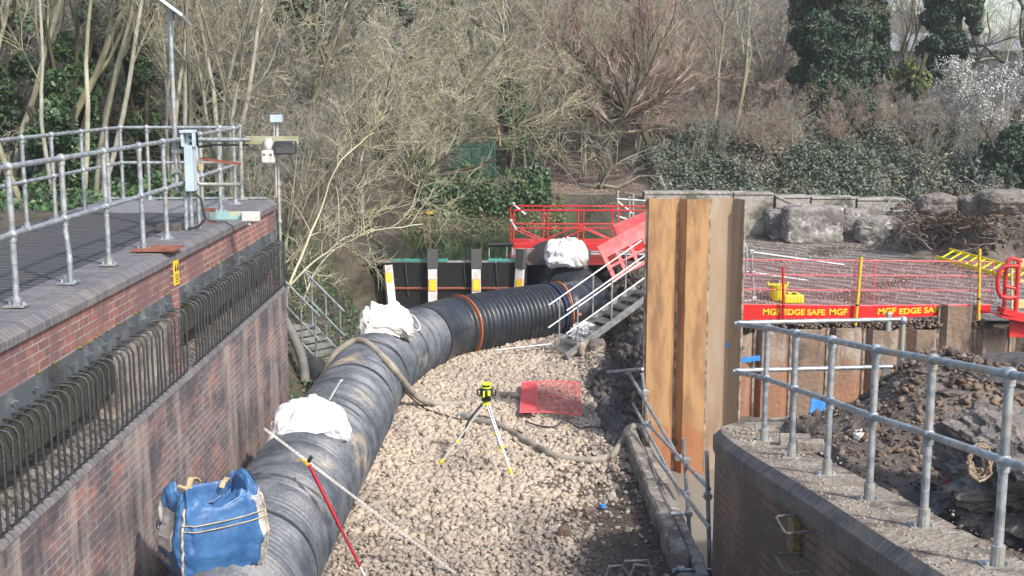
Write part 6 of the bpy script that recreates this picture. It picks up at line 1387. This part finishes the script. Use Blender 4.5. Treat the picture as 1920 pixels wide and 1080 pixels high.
# ------------------------------------------------------------------ metal stairs
def stairs(bot, top, width, n, label, rails=True, wdir=None, group=None):
    bot, top = Vector(bot), Vector(top); d = top - bot; hz = Vector((d.x, d.y, 0)).normalized(); sd_ = Vector((-hz.y, hz.x, 0)) * width
    t = empty('metal_stairs', bot, label, 'stairs')
    for s in (0, 1): MB().bar(bot + sd_ * s, top + sd_ * s, .035, .13).build('stringer', alu, t)
    for i in range(n):
        p = bot + d * ((i + .6) / n); q = MB()
        for k in range(7): o_ = hz * (k * .03 - .09); q.bar(p + o_, p + o_ + sd_, .008, .025)
        q.bar(p - hz * .1, p - hz * .1 + sd_, .01, .05); q.bar(p + hz * .1, p + hz * .1 + sd_, .01, .05); q.build('tread', alu, t)
    up = Vector((0, 0, 1))
    for s in (0, 1):
        for hh in (.45, .9): MB().tube([bot + sd_ * s + up * hh - d * .0, top + sd_ * s + up * hh + d * .06], .019, 8).build('handrail', alu, t, smooth=True)
        for f in (.12, .5, .88): p = bot + sd_ * s + d * f; MB().tube([p, p + up * .9], .018, 8).build('upright', alu, t, smooth=True)
    return t
s_bot = az(1062, 668, .12); s_top = ay(1228, 548, 24.3)
stairs(s_bot, s_top, .66, 9, 'aluminium stair with handrails climbing right to the hardstanding')
l_bot = ay(648, 676, 21.7); l_top = ay(578, 604, 22.3)
stairs(l_bot, l_top, .6, 6, 'short aluminium stair on the overgrown left bank')
pf = rock_px(1072, 1122, 612, 648, .2, 33, polyf, 'crumpled clear polythene lying under the stair foot', 'polythene_sheet', .7, .8, .3, 'plastic sheet')

# ------------------------------------------------------------------ palisade fence
t = empty('palisade_fence', ay(885, 320, 37), 'dark green palisade fence panel above the ivy bank', 'fence')
for i in range(19):
    a = ay(846 + i * 4.5, 268 + rnd.uniform(-1, 1), 37); b_ = ay(846 + i * 4.5, 330, 37); q = MB(); q.box((a.x - .022, 36.98, b_.z), (a.x + .022, 37.0, a.z)); q.build('pale', palis, t)
for py in (276, 318): a = ay(842, py, 37); b_ = ay(930, py, 37); MB().box((a.x, 37.005, a.z - .03), (b_.x, 37.04, a.z + .03)).build('rail', palis, t)
for px in (850, 926): a = ay(px, 262, 37); MB().box((a.x - .05, 37.045, 1.5), (a.x + .05, 37.12, a.z)).build('post', palis, t)
# yellow marker board in the bank
t = empty('marker_sign', ay(808, 398, 33.5), 'tiny yellow marker plate on a stake at the pond edge', 'sign')
a = ay(800, 395, 33.5); b_ = ay(812, 401, 33.5); MB().box((a.x, 33.49, b_.z), (b_.x, 33.51, a.z)).build('plate', signy, t); MB().box((a.x + .06, 33.512, 1.2), (a.x + .1, 33.53, b_.z)).build('stake', woodm, t)
# far shed
sy = 75
t = empty('shed', (ay(1720, 90, sy).x, sy, 5), 'distant shed with a pale roof seen between the ivy clad trees', 'building')
a, b_ = ay(1668, 92, sy), ay(1960, 128, sy); MB().box((a.x, sy, 2), (b_.x, sy + 8, a.z)).build('wall', roofwall, t)
q = MB(); q.face([(a.x - .5, sy - .4, a.z), (b_.x, sy - .4, a.z), (b_.x, sy + 8.4, a.z + 1.3), (a.x - .5, sy + 8.4, a.z + 1.3)]); q.face([(a.x - .5, sy - .4, a.z - .12), (b_.x, sy - .4, a.z - .12), (b_.x, sy - .4, a.z), (a.x - .5, sy - .4, a.z)]); q.build('roof', roofm, t)
# cable coil and plug on the right boulder
t = empty('cable_coil', ay(1835, 850, 8.6), 'coil of tan cable hanging beside the huge dark boulder', 'cable')
cc = ay(1832, 862, 7.75)
for i in range(5):
    r_ = .055 + .011 * i; ps = [cc + Vector((r_ * math.cos(a) * .8 + rnd.uniform(-.012, .012), rnd.uniform(-.02, .02) - .015 * i, r_ * math.sin(a) * 1.25)) for a in [2 * math.pi * k / 20 for k in range(20)]]
    MB().tube(ps, .009, 6, closed=True).build('turn', cable, t, smooth=True)
q = ay(1783, 890, 8.8); t = empty('power_plug', q, 'red industrial plug lying on the rubble', 'plug')
MB().tube([q + Vector((0, 0, -.07)), q + Vector((0, 0, 0)), q + Vector((0, 0, .01)), q + Vector((.01, 0, .07))], [.04, .038, .03, .022], 12).build('body', redm, t, smooth=True); MB().tube([q + Vector((.01, 0, .07)), q + Vector((.02, .02, .14))], .03, 10).build('gland', whitep, t)
p = G(1130, 952, .05); tag(MB().lathe(p, [(.01, 0), (.035, 0), (.035, .04), (.02, .05)], 12).build('bottle_cap', bluep, smooth=True), 'small blue cap on the dark soil', 'cap')
p = G(1248, 1035, .05)

# ------------------------------------------------------------------ haze
hb_ = MB(); hb_.box((-72, -4, -2.2), (72, 183, 34)); hz_ = hb_.build('haze', None); tag(hz_, 'thin spring haze in the air', 'haze', kind='stuff')
hm = bpy.data.materials.new('haze'); hm.use_nodes = True; hn = hm.node_tree; hn.nodes.clear()
ho = hn.nodes.new('ShaderNodeOutputMaterial'); hv = hn.nodes.new('ShaderNodeVolumePrincipled'); hv.inputs['Color'].default_value = (.93, .93, .93, 1); hv.inputs['Density'].default_value = 0.0009; hv.inputs['Anisotropy'].default_value = .2
hn.links.new(hv.outputs[0], ho.inputs['Volume']); hz_.data.materials.append(hm)
